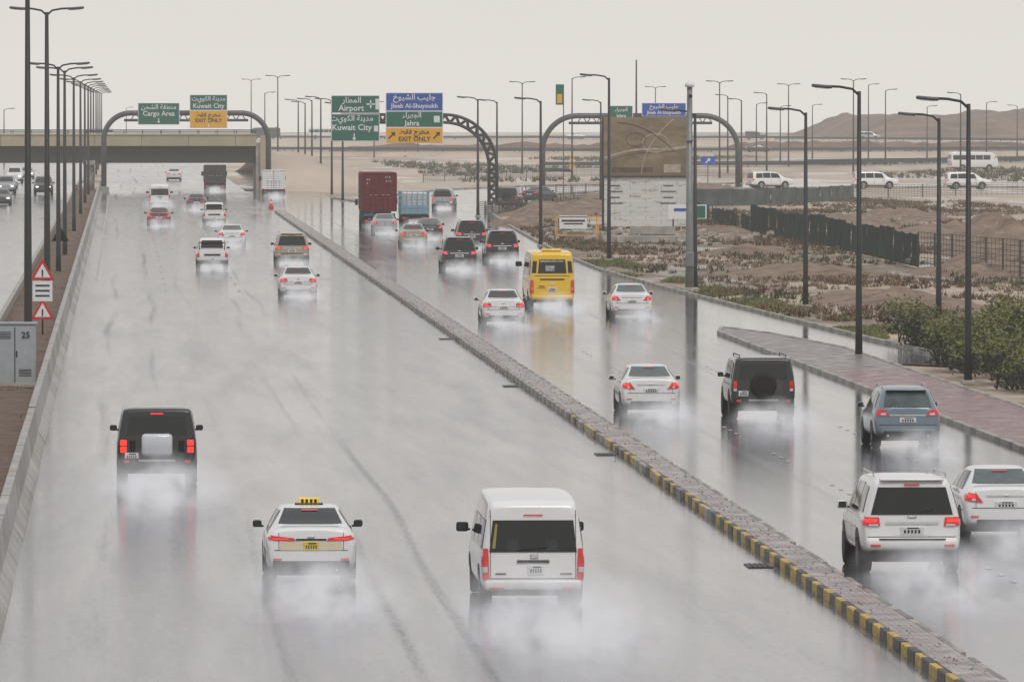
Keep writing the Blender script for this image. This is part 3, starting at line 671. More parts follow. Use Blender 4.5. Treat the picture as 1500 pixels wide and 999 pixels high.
RAIL=M("galvanised_rail",(.05,.05,.052),.6,metal=.2)
def ribbon(name,pts,w,slope=3.0):
    b=MB(); secs=[]
    for i,(x,y,z) in enumerate(pts):
        a=pts[max(0,i-1)]; c_=pts[min(len(pts)-1,i+1)]
        d=Vector((c_[0]-a[0],c_[1]-a[1])).normalized(); n=Vector((d.y,-d.x))
        secs.append([(x+n.x*o,y+n.y*o,zz) for o,zz in ((-w/2-z*slope,-.1),(-w/2,z),(w/2,z),(w/2+z*slope,-.1))])
    for k,m in ((0,EMB),(1,ASPH),(2,EMB)):
        V=[];Fc=[]
        for s in secs: V+=[s[k],s[k+1]]
        for i in range(len(secs)-1): Fc.append([2*i,2*i+1,2*i+3,2*i+2])
        b.add(V,Fc,m)
    for k in (1,2):
        for i in range(len(secs)-1):
            p0,p1=Vector(secs[i][k]),Vector(secs[i+1][k]); a=math.atan2(p1.y-p0.y,p1.x-p0.x); mid=(p0+p1)/2; d=(p1-p0).length
            b.box((mid.x,mid.y,mid.z+.55),(d,.12,.45),RAIL,rot=(0,0,a))
            for q in range(int(d/8)): 
                pp=p0.lerp(p1,q/max(1,int(d/8))); b.box((pp.x,pp.y,pp.z+.25),(.12,.12,.6),RAIL)
    return b.obj(name)
ribbon("elevated_road",[(-500,700*K,1.5),(20,700*K,1.5),(150,690*K,1.4),(210,640*K,1.2),(260,560*K,.9),(330,500*K,.6)],12,4)
ribbon("elevated_road",[(60,425*K,.4),(100,430*K,.6),(160,470*K,.9),(260,480*K,1.0),(420,480*K,1.0)],10,4)
ribbon("elevated_road",[(20,560*K,.8),(90,540*K,.8),(170,560*K,.8),(300,620*K,.8)],9,4)
def vehat(nm,fn,p,X,Y,z,rz): 
    c=Car(); fn(c,p); c.obj(nm,(X,Y,z),rz)
for nm,fn,p,X,Y,z,rz in (("sedan_car",sedan,WHITE,100,694*K,1.46,R(-90)),("suv_car",suv,DARK,140,691*K,1.42,R(-90)),("minibus",bus,WHITE,42,699*K,1.5,R(-90)),("minibus",bus,DARK,36,703*K,1.5,R(90)),("suv_car",suv,SILVER,165,688*K,1.38,R(-90)),("minibus",bus,WHITE,-2,699*K,1.5,R(90)),("sedan_car",sedan,DARK,66,697*K,1.5,R(-90)),("suv_car",suv,WHITE,205,474*K,.95,R(-85)),("sedan_car",sedan,DARK,110,542*K,.85,R(-88))): vehat(nm,fn,p,X,Y,z,rz)
# overpass
BEI=M("overpass_concrete",(.42,.365,.24),.7,var=.15,scale=.4); GIR=M("girder_shade_and_joints",(.04,.036,.032),.8,var=.2,scale=.5)  # girder colour near black: shade under the deck put into it; joints share it
b=MB(); YB=328.*K
b.box((-43,YB+8,5.1),(114.2,16,.35),CONC,.02)
for yy in (YB-.15,YB+16.15):
    b.box((-43,yy,5.35),(114.4,.3,1.15),BEI,.03); b.box((-43,yy-.02,6.0),(114.4,.45,.12),BEI,.02)
    b.tube([(-100,yy,6.45),(14.2,yy,6.45)],.04,RAIL,6); b.tube([(-100,yy,6.25),(14.2,yy,6.25)],.03,RAIL,6)
    for k in range(58): b.box((-99.9+k*2,yy,6.25),(.07,.07,.45),RAIL)
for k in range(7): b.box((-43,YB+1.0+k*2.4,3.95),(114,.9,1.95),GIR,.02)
b.box((14.9,YB+8,2.5),(1.5,16.6,5.3),CONC,.04); b.box((15.2,YB-.4,2.9),(1.2,.5,6.0),BEI,.04)
for X in (-3.6,-21.5):
    for k in range(4): b.tube([(X,YB+1.5+k*4,-.1),(X,YB+1.5+k*4,3.1)],.5,CONC,16)
    b.box((X,YB+8,3.0),(1.3,15.6,.5),CONC,.05)
for k in range(23): b.box((-98+k*5,YB-.31,5.35),(.04,.02,1.1),GIR)
b.obj("overpass")
grid("embankment",15.6,60,YB-8,YB+300,34,34,lambda X,Y:-.15+4.2*sm(1-(X-16)/20)*sm((Y-YB+8)/14)*sm(1-(Y-YB-20)/270)*(1+.06*fr(X,Y,.3)),EMB)
# ------------------------------------------------------------ signs & gantries
SG=M("sign_green",(.0,.13,.085),.4,var=.08); SB=M("sign_blue",(.01,.08,.40),.4,var=.08); SY=M("sign_yellow",(.85,.42,.01),.4,var=.05); SW=M("sign_white",(.8,.8,.8),.4,var=.03)
STEEL=M("gantry_steel",(.04,.04,.043),.45,metal=.2,var=.3,scale=2); SR=M("sign_red",(.6,.02,.02),.4,var=.1)
STEELG=M("gantry_steel_grey",(.09,.09,.088),.45,metal=.2,var=.3,scale=2)
FM={'ا':(0xFE8D,0xFE8E),'ب':(0xFE8F,0xFE90,0xFE91,0xFE92),'ة':(0xFE93,0xFE94),'ج':(0xFE9D,0xFE9E,0xFE9F,0xFEA0),'ح':(0xFEA1,0xFEA2,0xFEA3,0xFEA4),'خ':(0xFEA5,0xFEA6,0xFEA7,0xFEA8),'د':(0xFEA9,0xFEAA),'ر':(0xFEAD,0xFEAE),'ش':(0xFEB5,0xFEB6,0xFEB7,0xFEB8),'ط':(0xFEC1,0xFEC2,0xFEC3,0xFEC4),'ف':(0xFED1,0xFED2,0xFED3,0xFED4),'ق':(0xFED5,0xFED6,0xFED7,0xFED8),'ك':(0xFED9,0xFEDA,0xFEDB,0xFEDC),'ل':(0xFEDD,0xFEDE,0xFEDF,0xFEE0),'م':(0xFEE1,0xFEE2,0xFEE3,0xFEE4),'ن':(0xFEE5,0xFEE6,0xFEE7,0xFEE8),'ه':(0xFEE9,0xFEEA,0xFEEB,0xFEEC),'و':(0xFEED,0xFEEE),'ي':(0xFEF1,0xFEF2,0xFEF3,0xFEF4),'ء':(0xFE80,)}
def ar(s):
    out=[]
    for i,ch in enumerate(s):
        if ch not in FM: out.append(ch); continue
        pj=i>0 and s[i-1] in FM and len(FM[s[i-1]])==4
        nj=i+1<len(s) and s[i+1] in FM and len(FM[s[i+1]])>1
        f=FM[ch]
        if len(f)==4: k=3 if (pj and nj) else 2 if nj else 1 if pj else 0
        elif len(f)==2: k=1 if pj else 0
        else: k=0
        out.append(chr(f[k]))
    return "".join(out[::-1])
def text(s,x,y,z,size,mat,parent=None,name="lettering"):
    c=bpy.data.curves.new(name,'FONT'); c.body=s; c.size=size; c.align_x='CENTER'; c.align_y='CENTER'; c.resolution_u=2; c.offset=size*.018
    c.materials.append(mat); o=bpy.data.objects.new(name,c); scene.collection.objects.link(o)
    o.location=(x,y,z); o.rotation_euler=(math.pi/2,0,0)
    if parent: o.parent=parent; o.location=Vector((x,y,z))-parent.location
    return o
def panel(b,Y,u0,u1,v0,v1,m,brd=SW):
    x0,z1=PY(u0,v0,Y); x1,z0=PY(u1,v1,Y)
    b.box(((x0+x1)/2,Y,(z0+z1)/2),(x1-x0,.10,z1-z0),brd,.02)
    b.box(((x0+x1)/2,Y-.055,(z0+z1)/2),(x1-x0-.12,.03,z1-z0-.12),m)
    return (x0+x1)/2,(z0+z1)/2,x1-x0,z1-z0
def arrow(b,x,Y,z,s,m,ang=math.pi):
    P=[(-.08,-.5),(.08,-.5),(.08,.1),(.3,.1),(0,.5),(-.3,.1),(-.08,.1)]
    ca,sa=math.cos(ang),math.sin(ang)
    b.add([(x+(px*ca-pz*sa)*s,Y,z+(px*sa+pz*ca)*s) for px,pz in P],[(0,1,2,6),(3,4,5)],m)
def archpts(xa,xb,zb,zt,n=14,r=None):
    pts=[(xa,0,zb)]; r=r or 3.5; s=1 if xb>xa else -1
    for k in range(n+1):
        a=k/n*math.pi/2; pts.append((xa+s*r*(1-math.cos(a)),0,zt-r+r*math.sin(a)))
    pts.append((xb,0,zt)); return pts
Yg=G(722,312)[1]; b=MB(); X0,_=PY(722,312,Yg); _,zt=PY(722,174,Yg)
xe,_=PY(500,170,Yg)
ap=archpts(X0,xe,0,zt,r=4.1)
for dy in (-.32,.32):
    for off in (-.33,.33):
        pts=[]
        for i,(x,_,z) in enumerate(ap):
            a=ap[max(0,i-1)]; c_=ap[min(len(ap)-1,i+1)]; d=Vector((c_[0]-a[0],0,c_[2]-a[2])).normalized(); nrm=Vector((d.z,0,-d.x))
            pts.append((x+nrm.x*off,Yg+dy,z+nrm.z*off))
        b.tube(pts,.13,STEEL,8)
tot=[Vector(q) for q in ap]
def along(pts,step):
    out=[]
    for p0,p1 in zip(pts[:-1],pts[1:]):
        n=max(1,int((p1-p0).length/step))
        for k in range(n): out.append((p0.lerp(p1,k/n),(p1-p0).normalized()))
    return out
prev=None
for i,(p,d) in enumerate(along(tot,.34)):
    nrm=Vector((d.z,0,-d.x))*.33*(1 if i%2 else -1); q=p+nrm
    if prev: 
        for dy in (-.32,.32): b.tube([prev+Vector((0,Yg+dy,0)),q+Vector((0,Yg+dy,0))],.11,STEEL,6)
    prev=q
b.box((X0,Yg,.3),(1.4,1.4,.7),CONC,.05)
T=[]
cx,cz,w_,h_=panel(b,Yg-.55,485,556,140,166,SG); T+=[(ar("المطار"),cx-.3,cz+.33,.66,SW),("Airport",cx-.35,cz-.35,.70,SW)]
b.box((cx+1.3,Yg-.63,cz),(.7,.02,.12),SW); b.box((cx+1.3,Yg-.63,cz),(.12,.02,.7),SW); b.box((cx+1.85,Yg-.63,cz),(.3,.02,.9),SW)
cx,cz,w_,h_=panel(b,Yg-.55,485,556,167,207,SG); T+=[(ar("مدينة الكويت"),cx-.3,cz+.75,.64,SW),("Kuwait City",cx-.3,cz-.02,.70,SW)]
arrow(b,cx-.1,Yg-.63,cz-.82,.62,SW); b.box((cx+1.75,Yg-.63,cz-.1),(.35,.02,.5),SW)
cx,cz,w_,h_=panel(b,Yg-.55,565,649,136,163,SB); T+=[(ar("جليب الشيوخ"),cx,cz+.38,.66,SW),("Jleeb Al-Shuyoukh",cx,cz-.36,.54,SW)]
cx,cz,w_,h_=panel(b,Yg-.55,565,649,163,187,SG); T+=[(ar("الجهراء"),cx-.2,cz+.33,.6,SW),("Jahra",cx-.2,cz-.35,.62,SW)]; b.box((cx+1.9,Yg-.63,cz),(.5,.02,.55),SW)
cx,cz,w_,h_=panel(b,Yg-.55,565,649,187,210,SY); T+=[(ar("مخرج فقط"),cx,cz+.3,.6,INK),("EXIT ONLY",cx,cz-.33,.54,INK)]; arrow(b,cx-1.9,Yg-.63,cz,.8,INK,R(-45)); arrow(b,cx+1.9,Yg-.63,cz,.8,INK,R(-45))
for u in (505,540,585,630):
    x,_=PY(u,170,Yg); b.box((x,Yg-.45,zt),(.12,.12,3.2),STEEL)
go=b.obj("sign_gantry")
for s,x,z,sz,m in T: text(s,x,Yg-.64,z,sz,m,go)
def arch_gantry(name,Y,ua,ub,vt,panels,r=2.8,rad=.28):
    b=MB(); xa,_=PY(ua,vt,Y); xb,_=PY(ub,vt,Y); _,zt=PY(ua,vt,Y); xm=(xa+xb)/2
    p1=archpts(xa,xm,0,zt,r=r); p2=archpts(xb,xm,0,zt,r=r)
    b.tube([(x,Y,z) for x,_,z in p1],rad,STEELG,12); b.tube([(x,Y,z) for x,_,z in p2],rad,STEELG,12)
    b.tube([(xa+r*.75,Y,zt-.75),(xb-r*.75,Y,zt-.75)],rad*.5,STEELG,8)
    k=xa+r
    while k<xb-r: b.tube([(k,Y,zt-.75),(k+.5,Y,zt),(k+1,Y,zt-.75)],.06,STEELG,6); k+=1
    T=[]
    for u0,u1,v0,v1,m,ls in panels:
        cx,cz,w_,h_=panel(b,Y-.5,u0,u1,v0,v1,m); b.box((cx,Y-.3,cz),(.15,.3,h_*.9),STEELG)
        for s,dz,sz in ls:
            if s=='v': arrow(b,cx,Y-.58,cz+dz,sz,SW)
            else: T.append((s,cx,Y-.59,cz+dz,sz,INK if m==SY else SW))
    for x in (xa,xb): b.box((x,Y,.3),(1.1,1.1,.7),CONC,.04)
    o=b.obj(name)
    for q in T: text(*q[:5],q[5],o)
    return o
arch_gantry("sign_gantry",321.*K,152,393,166,[(202,263,151,183,SG,[(ar("منطقة الشحن"),.68,.66),("Cargo Area",0,.7),('v',-.72,.55)]),(278,333,139,162,SG,[(ar("مدينة الكويت"),.38,.62),("Kuwait City",-.38,.68)]),(278,333,162,188,SY,[(ar("مخرج فقط"),.45,.6),("EXIT ONLY",-.15,.55),('v',-.68,.4)])])
arch_gantry("sign_gantry",318.*K,795,1081,170,[(893,927,155,177,SG,[(ar("الجهراء"),.35,.5),("Jahra",-.3,.5)]),(940,1005,151,171,SB,[(ar("جليب الشيوخ"),.33,.55),("Jleeb Al-Shuyoukh",-.32,.48)]),(940,1005,172,181,SY,[("EXIT ONLY",0,.45)])],r=3.6)
# billboard: faded aerial-view print above a peeling white base
def xz(t,sx=1,sz=1,rot=0):
    o=sepz(t,objco(t)); m=t.nodes.new("ShaderNodeCombineXYZ"); L(t,o[0],m.inputs[0]); L(t,o[2],m.inputs[1])
    mp=t.nodes.new("ShaderNodeMapping"); L(t,m.outputs[0],mp.inputs[0]); mp.inputs["Scale"].default_value=(sx,sz,1); mp.inputs["Rotation"].default_value=(0,0,rot); return mp.outputs[0],o
bb,t,bs=nt("billboard_print"); p,o_=xz(t,.7,1.8,0)
c=mixc(t,maprange(t,noise_(t,.8,p,9,.7),.36,.64),(.15,.11,.065),(.30,.225,.14))
c=mixc(t,maprange(t,noise_(t,.25,p,3,.5),.50,.62,0,.6),c,(.34,.27,.18))
c=mixc(t,maprange(t,o_[2],5.0,4.4,0,.7),c,(.17,.11,.055)); L(t,c,bs.inputs["Base Color"]); bs.inputs["Roughness"].default_value=.55
PRT=M("printed_road_pale",(.42,.36,.27),.55,var=.3,scale=2); PRD=M("printed_road_dark",(.09,.07,.05),.55,var=.3,scale=2)
bw,t,bs=nt("billboard_lower"); p,o_=xz(t,.45,1.6); n=noise_(t,1.6,p,8,.75)
c=mixc(t,maprange(t,n,.54,.60),(.68,.68,.66),(.42,.38,.32)); br=t.nodes.new("ShaderNodeTexBrick"); br.inputs["Color1"].default_value=(1,1,1,1); br.inputs["Color2"].default_value=(.93,.93,.93,1); br.inputs["Mortar"].default_value=(.7,.7,.7,1); br.inputs["Scale"].default_value=.5; br.inputs["Mortar Size"].default_value=.008; L(t,p,br.inputs[0])
L(t,mixc(t,1.,c,br.outputs[0],'MULTIPLY'),bs.inputs["Base Color"])
Xb,Yb=G(946,342); b=MB()
def bx(u): return PY(u,300,Yb)[0]-Xb
def bz(v): return PY(946,v,Yb)[1]
x0,x1=bx(884),bx(1007)
b.box(((x0+x1)/2,0,(bz(172)+bz(258))/2),(x1-x0,.25,bz(172)-bz(258)),bb,.02)
b.box(((x0+x1)/2,.05,(bz(260)+bz(332))/2),(x1-x0-.1,.2,bz(260)-bz(332)),bw,.02)
W_=x1-x0-.15; Hh=bz(172)-bz(258)-.15; zb0=bz(258)+.08
def printed(fn,w,m,yy,n=28,t0=0,t1=1):
    V=[];Fc=[]
    for k in range(n+1):
        a,z=fn(t0+(t1-t0)*k/n); a2,z2=fn(t0+(t1-t0)*k/n+.01); d=Vector((a2-a,z2-z)).normalized(); 
        for s in (-w,w): V.append((x0+.08+min(1,max(0,a))*W_-d.y*s*.6,yy,zb0+min(.98,max(.02,z))*Hh+d.x*s))
    for k in range(n): Fc.append([2*k,2*k+1,2*k+3,2*k+2])
    b.add(V,Fc,m)
printed(lambda q:(q,.30+.25*q+.05*math.sin(q*5)),.07,PRT,-.132)
printed(lambda q:(q,.22+.28*q+.05*math.sin(q*5)),.03,PRD,-.133)
printed(lambda q:(.62+.16*math.cos(q*6.3),.56+.16*math.sin(q*6.3)),.045,PRT,-.136)
printed(lambda q:(.38+.12*math.cos(q*6.3),.62+.12*math.sin(q*6.3)),.035,PRD,-.139)
printed(lambda q:(.45+.4*q*q,1.0*q),.05,PRT,-.142)
printed(lambda q:(.15+.7*q,.92-.5*q*q),.035,PRD,-.145)
b.box((x0+W_*.35,-.135,zb0+.35),(W_*.5,.012,.35),PRD); b.box((x1-1.1,-.135,zb0+.45),(1.2,.012,.6),PRT)
for x in (x0,(x0+x1)/2,x1): b.box((x,.3,bz(172)/2),(.2,.25,bz(172)),STEEL,.02)
b.box(((x0+x1)/2,-.05,bz(259)),(x1-x0+.1,.3,.1),STEEL,.01)
for k in range(4):
    for xx in (-2.2,1.6): b.box((xx,-.08,bz(272)-k*.42),(1.1 if k%2 else .7,.02,.06),INK if k%2 else TRIM)
b.obj("billboard",(Xb,Yb,0))
b=MB(); X,Y=G(845,350)
b.box((-.3,-.9,1.15),(1.9,.06,.9),SW,.01); b.box((-.3,-.94,1.25),(1.6,.02,.12),TRIM,0); b.box((-.3,-.94,1.05),(1.3,.02,.08),TRIM,0)
for sx in (-1.4,1.4):
    for sy in (-.9,.9): b.box((sx,sy,.75),(.06,.06,1.5),SY)
for sy in (-.9,.9): b.box((0,sy,1.5),(2.9,.06,.06),SY); b.box((0,sy,.25),(2.9,.06,.06),SY)
for sx in (-1.4,1.4): b.box((sx,0,1.5),(.06,1.8,.06),SY); b.box((sx,0,.25),(.06,1.8,.06),SY)
b.box((.2,.1,.28),(1.8,1.2,.5),BEIGE,.04)
b.obj("site_notice_frame",(X,Y,0))
b=MB(); X,Y=G(950,356)
for k,(x,y_,w_,z) in enumerate(((0,0,4.2,.25),(1.2,.9,3.4,.3),(-1.8,.7,2.4,.25),(.3,.4,3.0,.8))): b.box((x,y_,z),(w_,.5,.5),CONC,.04,rot=(0,0,random.uniform(-.06,.06)))
b.obj("concrete_blocks",(X,Y,0))
b=MB(); X,Y=G(1007,345)
b.box((0,0,1.65),(2.7,.08,1.0),SW,.01); b.box((.75,-.06,1.65),(1.0,.02,.85),SG); b.box((-.5,-.06,1.8),(.9,.02,.2),SB)
for x in (-1,1): b.box((x,.08,.9),(.1,.1,1.9),STEEL)
b.obj("direction_sign",(X,Y,0))
b=MB(); X,Y=G(1037,268); b.box((0,0,2.6),(1.7,.06,1.0),SB,.01); arrow(b,0,-.04,2.6,.8,SW,R(-45)); b.box((0,.06,1.3),(.1,.1,2.7),STEEL); b.obj("direction_sign",(X,Y,0))
b=MB(); X,Y=G(838,262)
for sx in (-1,1): b.box((sx*.25,0,2.2),(.06,.06,1.6),SY)
b.box((0,0,1.5),(.7,.06,.5),SY); b.box((0,0,.8),(.08,.08,1.6),STEEL); b.obj("marker_sign",(X,Y,0))
def warn(u,Y,z,plate=True):
    X,_=PY(u,300,Y); b=MB()
    b.tube([(X,Y+.05,0),(X,Y+.05,z+.4)],.035,RAIL,8)
    def tri(s,y,m,cz): b.add([(X-s/2,y,cz-s*.29),(X+s/2,y,cz-s*.29),(X,y,cz+s*.58)],[(0,1,2)],m)
    for cz in (z,z-1.55 if plate else z):
        tri(.95,Y,SR,cz); tri(.62,Y-.008,SW,cz); b.box((X,Y-.015,cz+.02),(.06,.006,.2),INK); b.box((X,Y-.015,cz-.12),(.06,.006,.05),INK)
    if plate:
        b.box((X,Y,z-.72),(.78,.03,.80),SW,.01)
        for k in range(3): b.box((X,Y-.02,z-.5-k*.2),(.56,.006,.07),INK)
    b.obj("warning_sign")
warn(62,G(62,495)[1],2.55); warn(88,G(88,400)[1],2.0,False)
b=MB(); X,Y=G(22,566,.1); CAB=M("cabinet_grey",(.36,.39,.41),.45,var=.08)
b.box((0,0,1.02),(1.35,.7,1.95),CAB,.02); b.box((0,0,.05),(1.45,.8,.14),CONC,.02); b.box((0,0,2.03),(1.45,.8,.06),CAB,.01)
for x in (-.33,.33): b.box((x,-.36,1.02),(.62,.02,1.8),CAB,.01)
for k in range(5): b.box((-.33,-.375,1.55+k*.05),(.4,.01,.02),TRIM)
for k in range(5): b.box((.33,-.375,.35+k*.05),(.4,.01,.02),TRIM)
b.box((.06,-.385,1.05),(.04,.02,.2),TRIM); b.box((0,-.372,1.0),(.015,.01,1.8),TRIM); co=b.obj("electrical_cabinet",(X,Y,.1))
tx=text("25",X+.35,Y-.40,1.75,.28,INK,co)
# ------------------------------------------------------------ lamps
LP=M("lamp_steel",(.022,.024,.023),.5,metal=.2,var=.25,scale=2); LH=M("lamp_head",(.08,.085,.09),.4)
def lamp(X,Y,h,arms,L_=1.5,r=.11,m=LP,z=0,name="street_lamp"):
    b=MB(); b.tube([(0,0,0),(0,0,1.2),(0,0,h-.1)],[r*1.25,r*1.1,r*.6],m,10)
    b.box((0,0,.06),(.45,.45,.12),CONC,.02); b.box((0,-r*1.2,.7),(.12,.03,.35),TRIM,.01)
    for s in arms:
        pts=[(0,0,h-.25),(s*.25,0,h-.02),(s*L_*.6,0,h+.06),(s*L_,0,h+.08)]
        b.tube(pts,.045,m,8)
        b.box((s*(L_+.2),0,h+.08),(.75,.26,.12),LH,.05,rot=(0,-s*.09,0),smooth=True); b.box((s*(L_+.22),0,h+.015),(.5,.2,.03),CLEARL,.01,rot=(0,-s*.09,0))
    return b.obj(name,(X,Y,z))
for s,h in ((39.7,13.6),(31.7,13.5),(27,11.3),(24.3,11.3),(20.5,11.2),(17.7,11.2),(15.9,11.2),(14.5,11.2),(13.4,11.2),(12.3,11.2),(11.2,11.2),(10.4,11.2),(9.6,11.2),(8.9,11.2)):
    lamp(-3.5,F/s*1.0,h,(1,-1),1.15,.14 if s>30 else .12)
def lampuv(u,vb,vt,arms=(-1,),L_=1.15,z=0,r=.11,**k):
    X,Y=G(u,vb); h=PY(u,vt,Y)[1]; return lamp(X,Y,h,arms,L_,r=r,**k)
for u,vb,vt,a in ((1418,562,148,(-1,)),(1375,473,170,(-1,)),(1258,524,130,(-1,)),(1180,450,162,(-1,)),(892,382,112,(-1,)),(792,361,146,(-1,)),(1018,426,164,(-1,)),(880,300,148,(-1,)),
  (700,318,144,(-1,)),(728,303,148,(-1,)),(838,262,114,(1,)),(765,256,121,(1,-1)),(1054,262,120,(1,-1)),(1086,270,146,(-1,)),(1123,258,137,(-1,)),(1155,246,124,(1,-1)),(1250,256,117,(1,-1)),(1272,240,124,(1,)),(1297,248,132,(1,)),(1407,262,137,(-1,)),(1190,234,154,(1,)),(1143,240,156,(1,)),
  (437,262,147,(-1,)),(447,266,150,(-1,)),(457,272,146,(-1,)),(470,279,143,(-1,)),(486,287,146,(-1,)),(502,296,152,(-1,)),(407,252,112,(1,-1)),(368,232,117,(1,-1)),(388,240,136,(1,)),(1358,236,156,(1,)),(1108,244,152,(1,)),(1066,255,140,(-1,)),(960,240,128,(1,-1)),(548,232,150,(1,)),(612,226,152,(1,)),(6,240,160,(1,)),(185,214,158,(1,)),(1445,238,150,(1,)),(1490,232,155,(-1,))):
    lampuv(u,vb,vt,a)
X,Y=G(932,300); b=MB(); b.tube([(0,0,0),(0,0,PY(932,88,Y)[1])],[.14,.06],LP,8); b.obj("mast",(X,Y,0))
X,Y=G(1010,428); b=MB(); hh=PY(1010,128,Y)[1]; GM=M("galvanised_mast",(.22,.23,.23),.5,metal=.4)
b.tube([(0,0,0),(0,0,1.5),(0,0,hh)],[.22,.19,.13],GM,14); b.box((0,0,.1),(.8,.8,.25),CONC,.03); b.box((0,-.25,1.6),(.4,.25,.7),GM,.03)
b.tube([(0,0,hh),(0,0,hh+.15),(0,0,hh+.3)],[.22,.24,.05],SW,12); b.tube([(0,-.0,hh-.35),(0,-.45,hh-.35)],.04,GM,8); b.box((0,-.5,hh-.45),(.18,.35,.16),TRIM,.04); b.box((0,0,hh-2.6),(.42,.42,.08),GM,.01)
b.obj("cctv_mast",(X,Y,0))
X,Y=G(821,290); b=MB(); _,z1=PY(821,124,Y); _,z0=PY(821,154,Y); b.box((-.1,0,(z0+z1)/2),(.75,.12,z1-z0),SG,.02); b.box((-.1,-.07,(z0+z1)/2-.4),(.5,.02,.9),SY); b.box((.3,.1,z1/2),(.10,.10,z1),STEELG); b.obj("route_sign",(X,Y,0))
b=MB(); X,Y=G(397,306)
CO=M("cone_orange",(.75,.10,.03),.5)
b.tube([(0,0,.02),(0,0,.35),(0,0,.9)],[.24,.16,.04],CO,16); b.box((0,0,.03),(.5,.5,.05),CO,.01); b.tube([(0,0,.45),(0,0,.6)],[.145,.115],SW,16); b.obj("traffic_cone",(X,Y,.0))
# ------------------------------------------------------------ fences
MESH=M("green_mesh",(.016,.038,.032),.9,var=.45,scale=.8,spec=.1); MESHB=M("pale_mesh",(.09,.11,.105),.85,var=.35,scale=.6,spec=.1); POST=M("fence_post",(.06,.055,.05),.7)
def fence(name,uv,h,m,step=4,wob=.05,gap=0.0,posth=0.):
    pts=[Vector((*G(u,v),0)) for u,v in uv]; b=MB(); kk=0
    for p0,p1 in zip(pts[:-1],pts[1:]):
        n=max(1,int((p1-p0).length/step))
        for k in range(n):
            a=p0.lerp(p1,k/n); c_=p0.lerp(p1,(k+1)/n); kk+=1
            ha=h*(1+.05*math.sin(kk*.7)+.04*math.sin(kk*1.9))
            b.box((a.x,a.y,h/2),(.07,.07,h+posth),POST)
            if random.random()<gap: continue
            V=[]
            for q in range(7):
                pp=a.lerp(c_,q/6); bow=.10*math.sin(q/6*math.pi*2+k)
                V+=[(pp.x+bow*.3,pp.y+bow,.02),(pp.x-bow,pp.y+bow*2,ha*.5),(pp.x,pp.y,ha-abs(math.sin(q/6*math.pi))*wob)]
            b.add(V,[[3*q+r_,3*q+3+r_,3*q+4+r_,3*q+1+r_] for q in range(6) for r_ in (0,1)],m,True)
    return b.obj(name)
fence("mesh_fence",[(1100,340),(1220,363),(1345,392)],1.9,MESH,5)
def wire(name,uv,h,step=4.0):
    pts=[Vector((*G(u,v),0)) for u,v in uv]; b=MB()
    for p0,p1 in zip(pts[:-1],pts[1:]):
        n=max(1,int((p1-p0).length/step))
        for k in range(n): a=p0.lerp(p1,k/n); b.box((a.x,a.y,h/2),(.09,.09,h),POST)
        for z in [h*q/7 for q in range(1,8)]: b.tube([p0+Vector((0,0,z)),p1+Vector((0,0,z))],.018,POST,4)
        m=int((p1-p0).length/.9)
        for k in range(m): a=p0.lerp(p1,k/m); b.box((a.x,a.y,h/2),(.02,.02,h),POST)
    return b.obj(name)
wire("wire_fence",[(1345,392),(1420,400),(1520,410)],2.0)
fence("mesh_fence",[(1020,318),(1080,335),(1100,340)],1.2,MESH,5,gap=.15)
fence("mesh_fence",[(1015,303),(1130,301),(1250,293)],1.5,MESHB,6)
wire("wire_fence",[(770,292),(900,286),(1015,280)],1.3,6)
wire("wire_fence",[(620,268),(800,262),(1000,262),(1100,262)],1.1,8)
wire("wire_fence",[(700,318),(780,306),(860,300)],1.2,6)
wire("wire_fence",[(1250,293),(1400,288),(1520,286)],1.3,8)
# ------------------------------------------------------------ vegetation
def tufts(name,n,area,h,mat,thr=.0,blades=9,mask=None,seed=1,sc=.12,ysc=.28):
    rs=random.Random(seed); b=MB(); cnt=0; V=[];Fc=[]
    while cnt<n:
        X=rs.uniform(area[0],area[1]); Y=rs.uniform(area[2],area[3])
        if mask and not mask(X,Y): cnt+=.2; continue
        if noise.noise(Vector((X*sc,Y*sc*ysc,seed)))<thr: cnt+=.2; continue
        cnt+=1; s=h*rs.uniform(.4,1.3)
        for k in range(blades):
            a=rs.uniform(0,6.28); r=s*rs.uniform(.3,1.1); w=.02+.07*s
            bx_,by_=X+rs.gauss(0,.35*s),Y+rs.gauss(0,.35*s); o=len(V)
            V+=[(bx_-w*math.sin(a),by_+w*math.cos(a),-.03),(bx_+w*math.sin(a),by_-w*math.cos(a),-.03),(bx_+r*math.cos(a),by_+r*math.sin(a),s*rs.uniform(.4,.9))]
            Fc.append((o,o+1,o+2))
    b.add(V,Fc,mat); return b.obj(name)
DRY=M("dry_scrub",(.19,.13,.075),.9,var=.5,scale=.6); DRYR=M("rusty_scrub",(.12,.07,.036),.9,var=.5,scale=.6); GRN=M("grass_green",(.16,.165,.055),.8,var=.4,scale=.8)
OLV=M("olive_scrub",(.07,.07,.033),.9,var=.5,scale=.6)
def outside(X,Y):
    for (x0,y0),(x1,y1) in zip(kerbR[:-1],kerbR[1:]):
        if y0<=Y<=y1 and y1>y0: return X>x0+(x1-x0)*(Y-y0)/(y1-y0)+.5
    return X>31
tufts("dry_scrub",8000,(28,80,125*K,300*K),.28,DRY,.05,mask=outside,seed=3)
tufts("dry_scrub",6500,(28,80,125*K,300*K),.36,DRYR,.14,mask=outside,seed=5)
tufts("shrub",2400,(28,80,125*K,295*K),.40,OLV,.22,mask=outside,seed=6)
tufts("grass",6500,(26,32,112*K,200*K),.14,GRN,-.05,mask=lambda X,Y:outside(X,Y) and not outside(X-2.6,Y),seed=9,sc=.3)
tufts("grass",600,(23.9,26.7,95*K,121*K),.09,GRN,.1,seed=11,sc=.5)
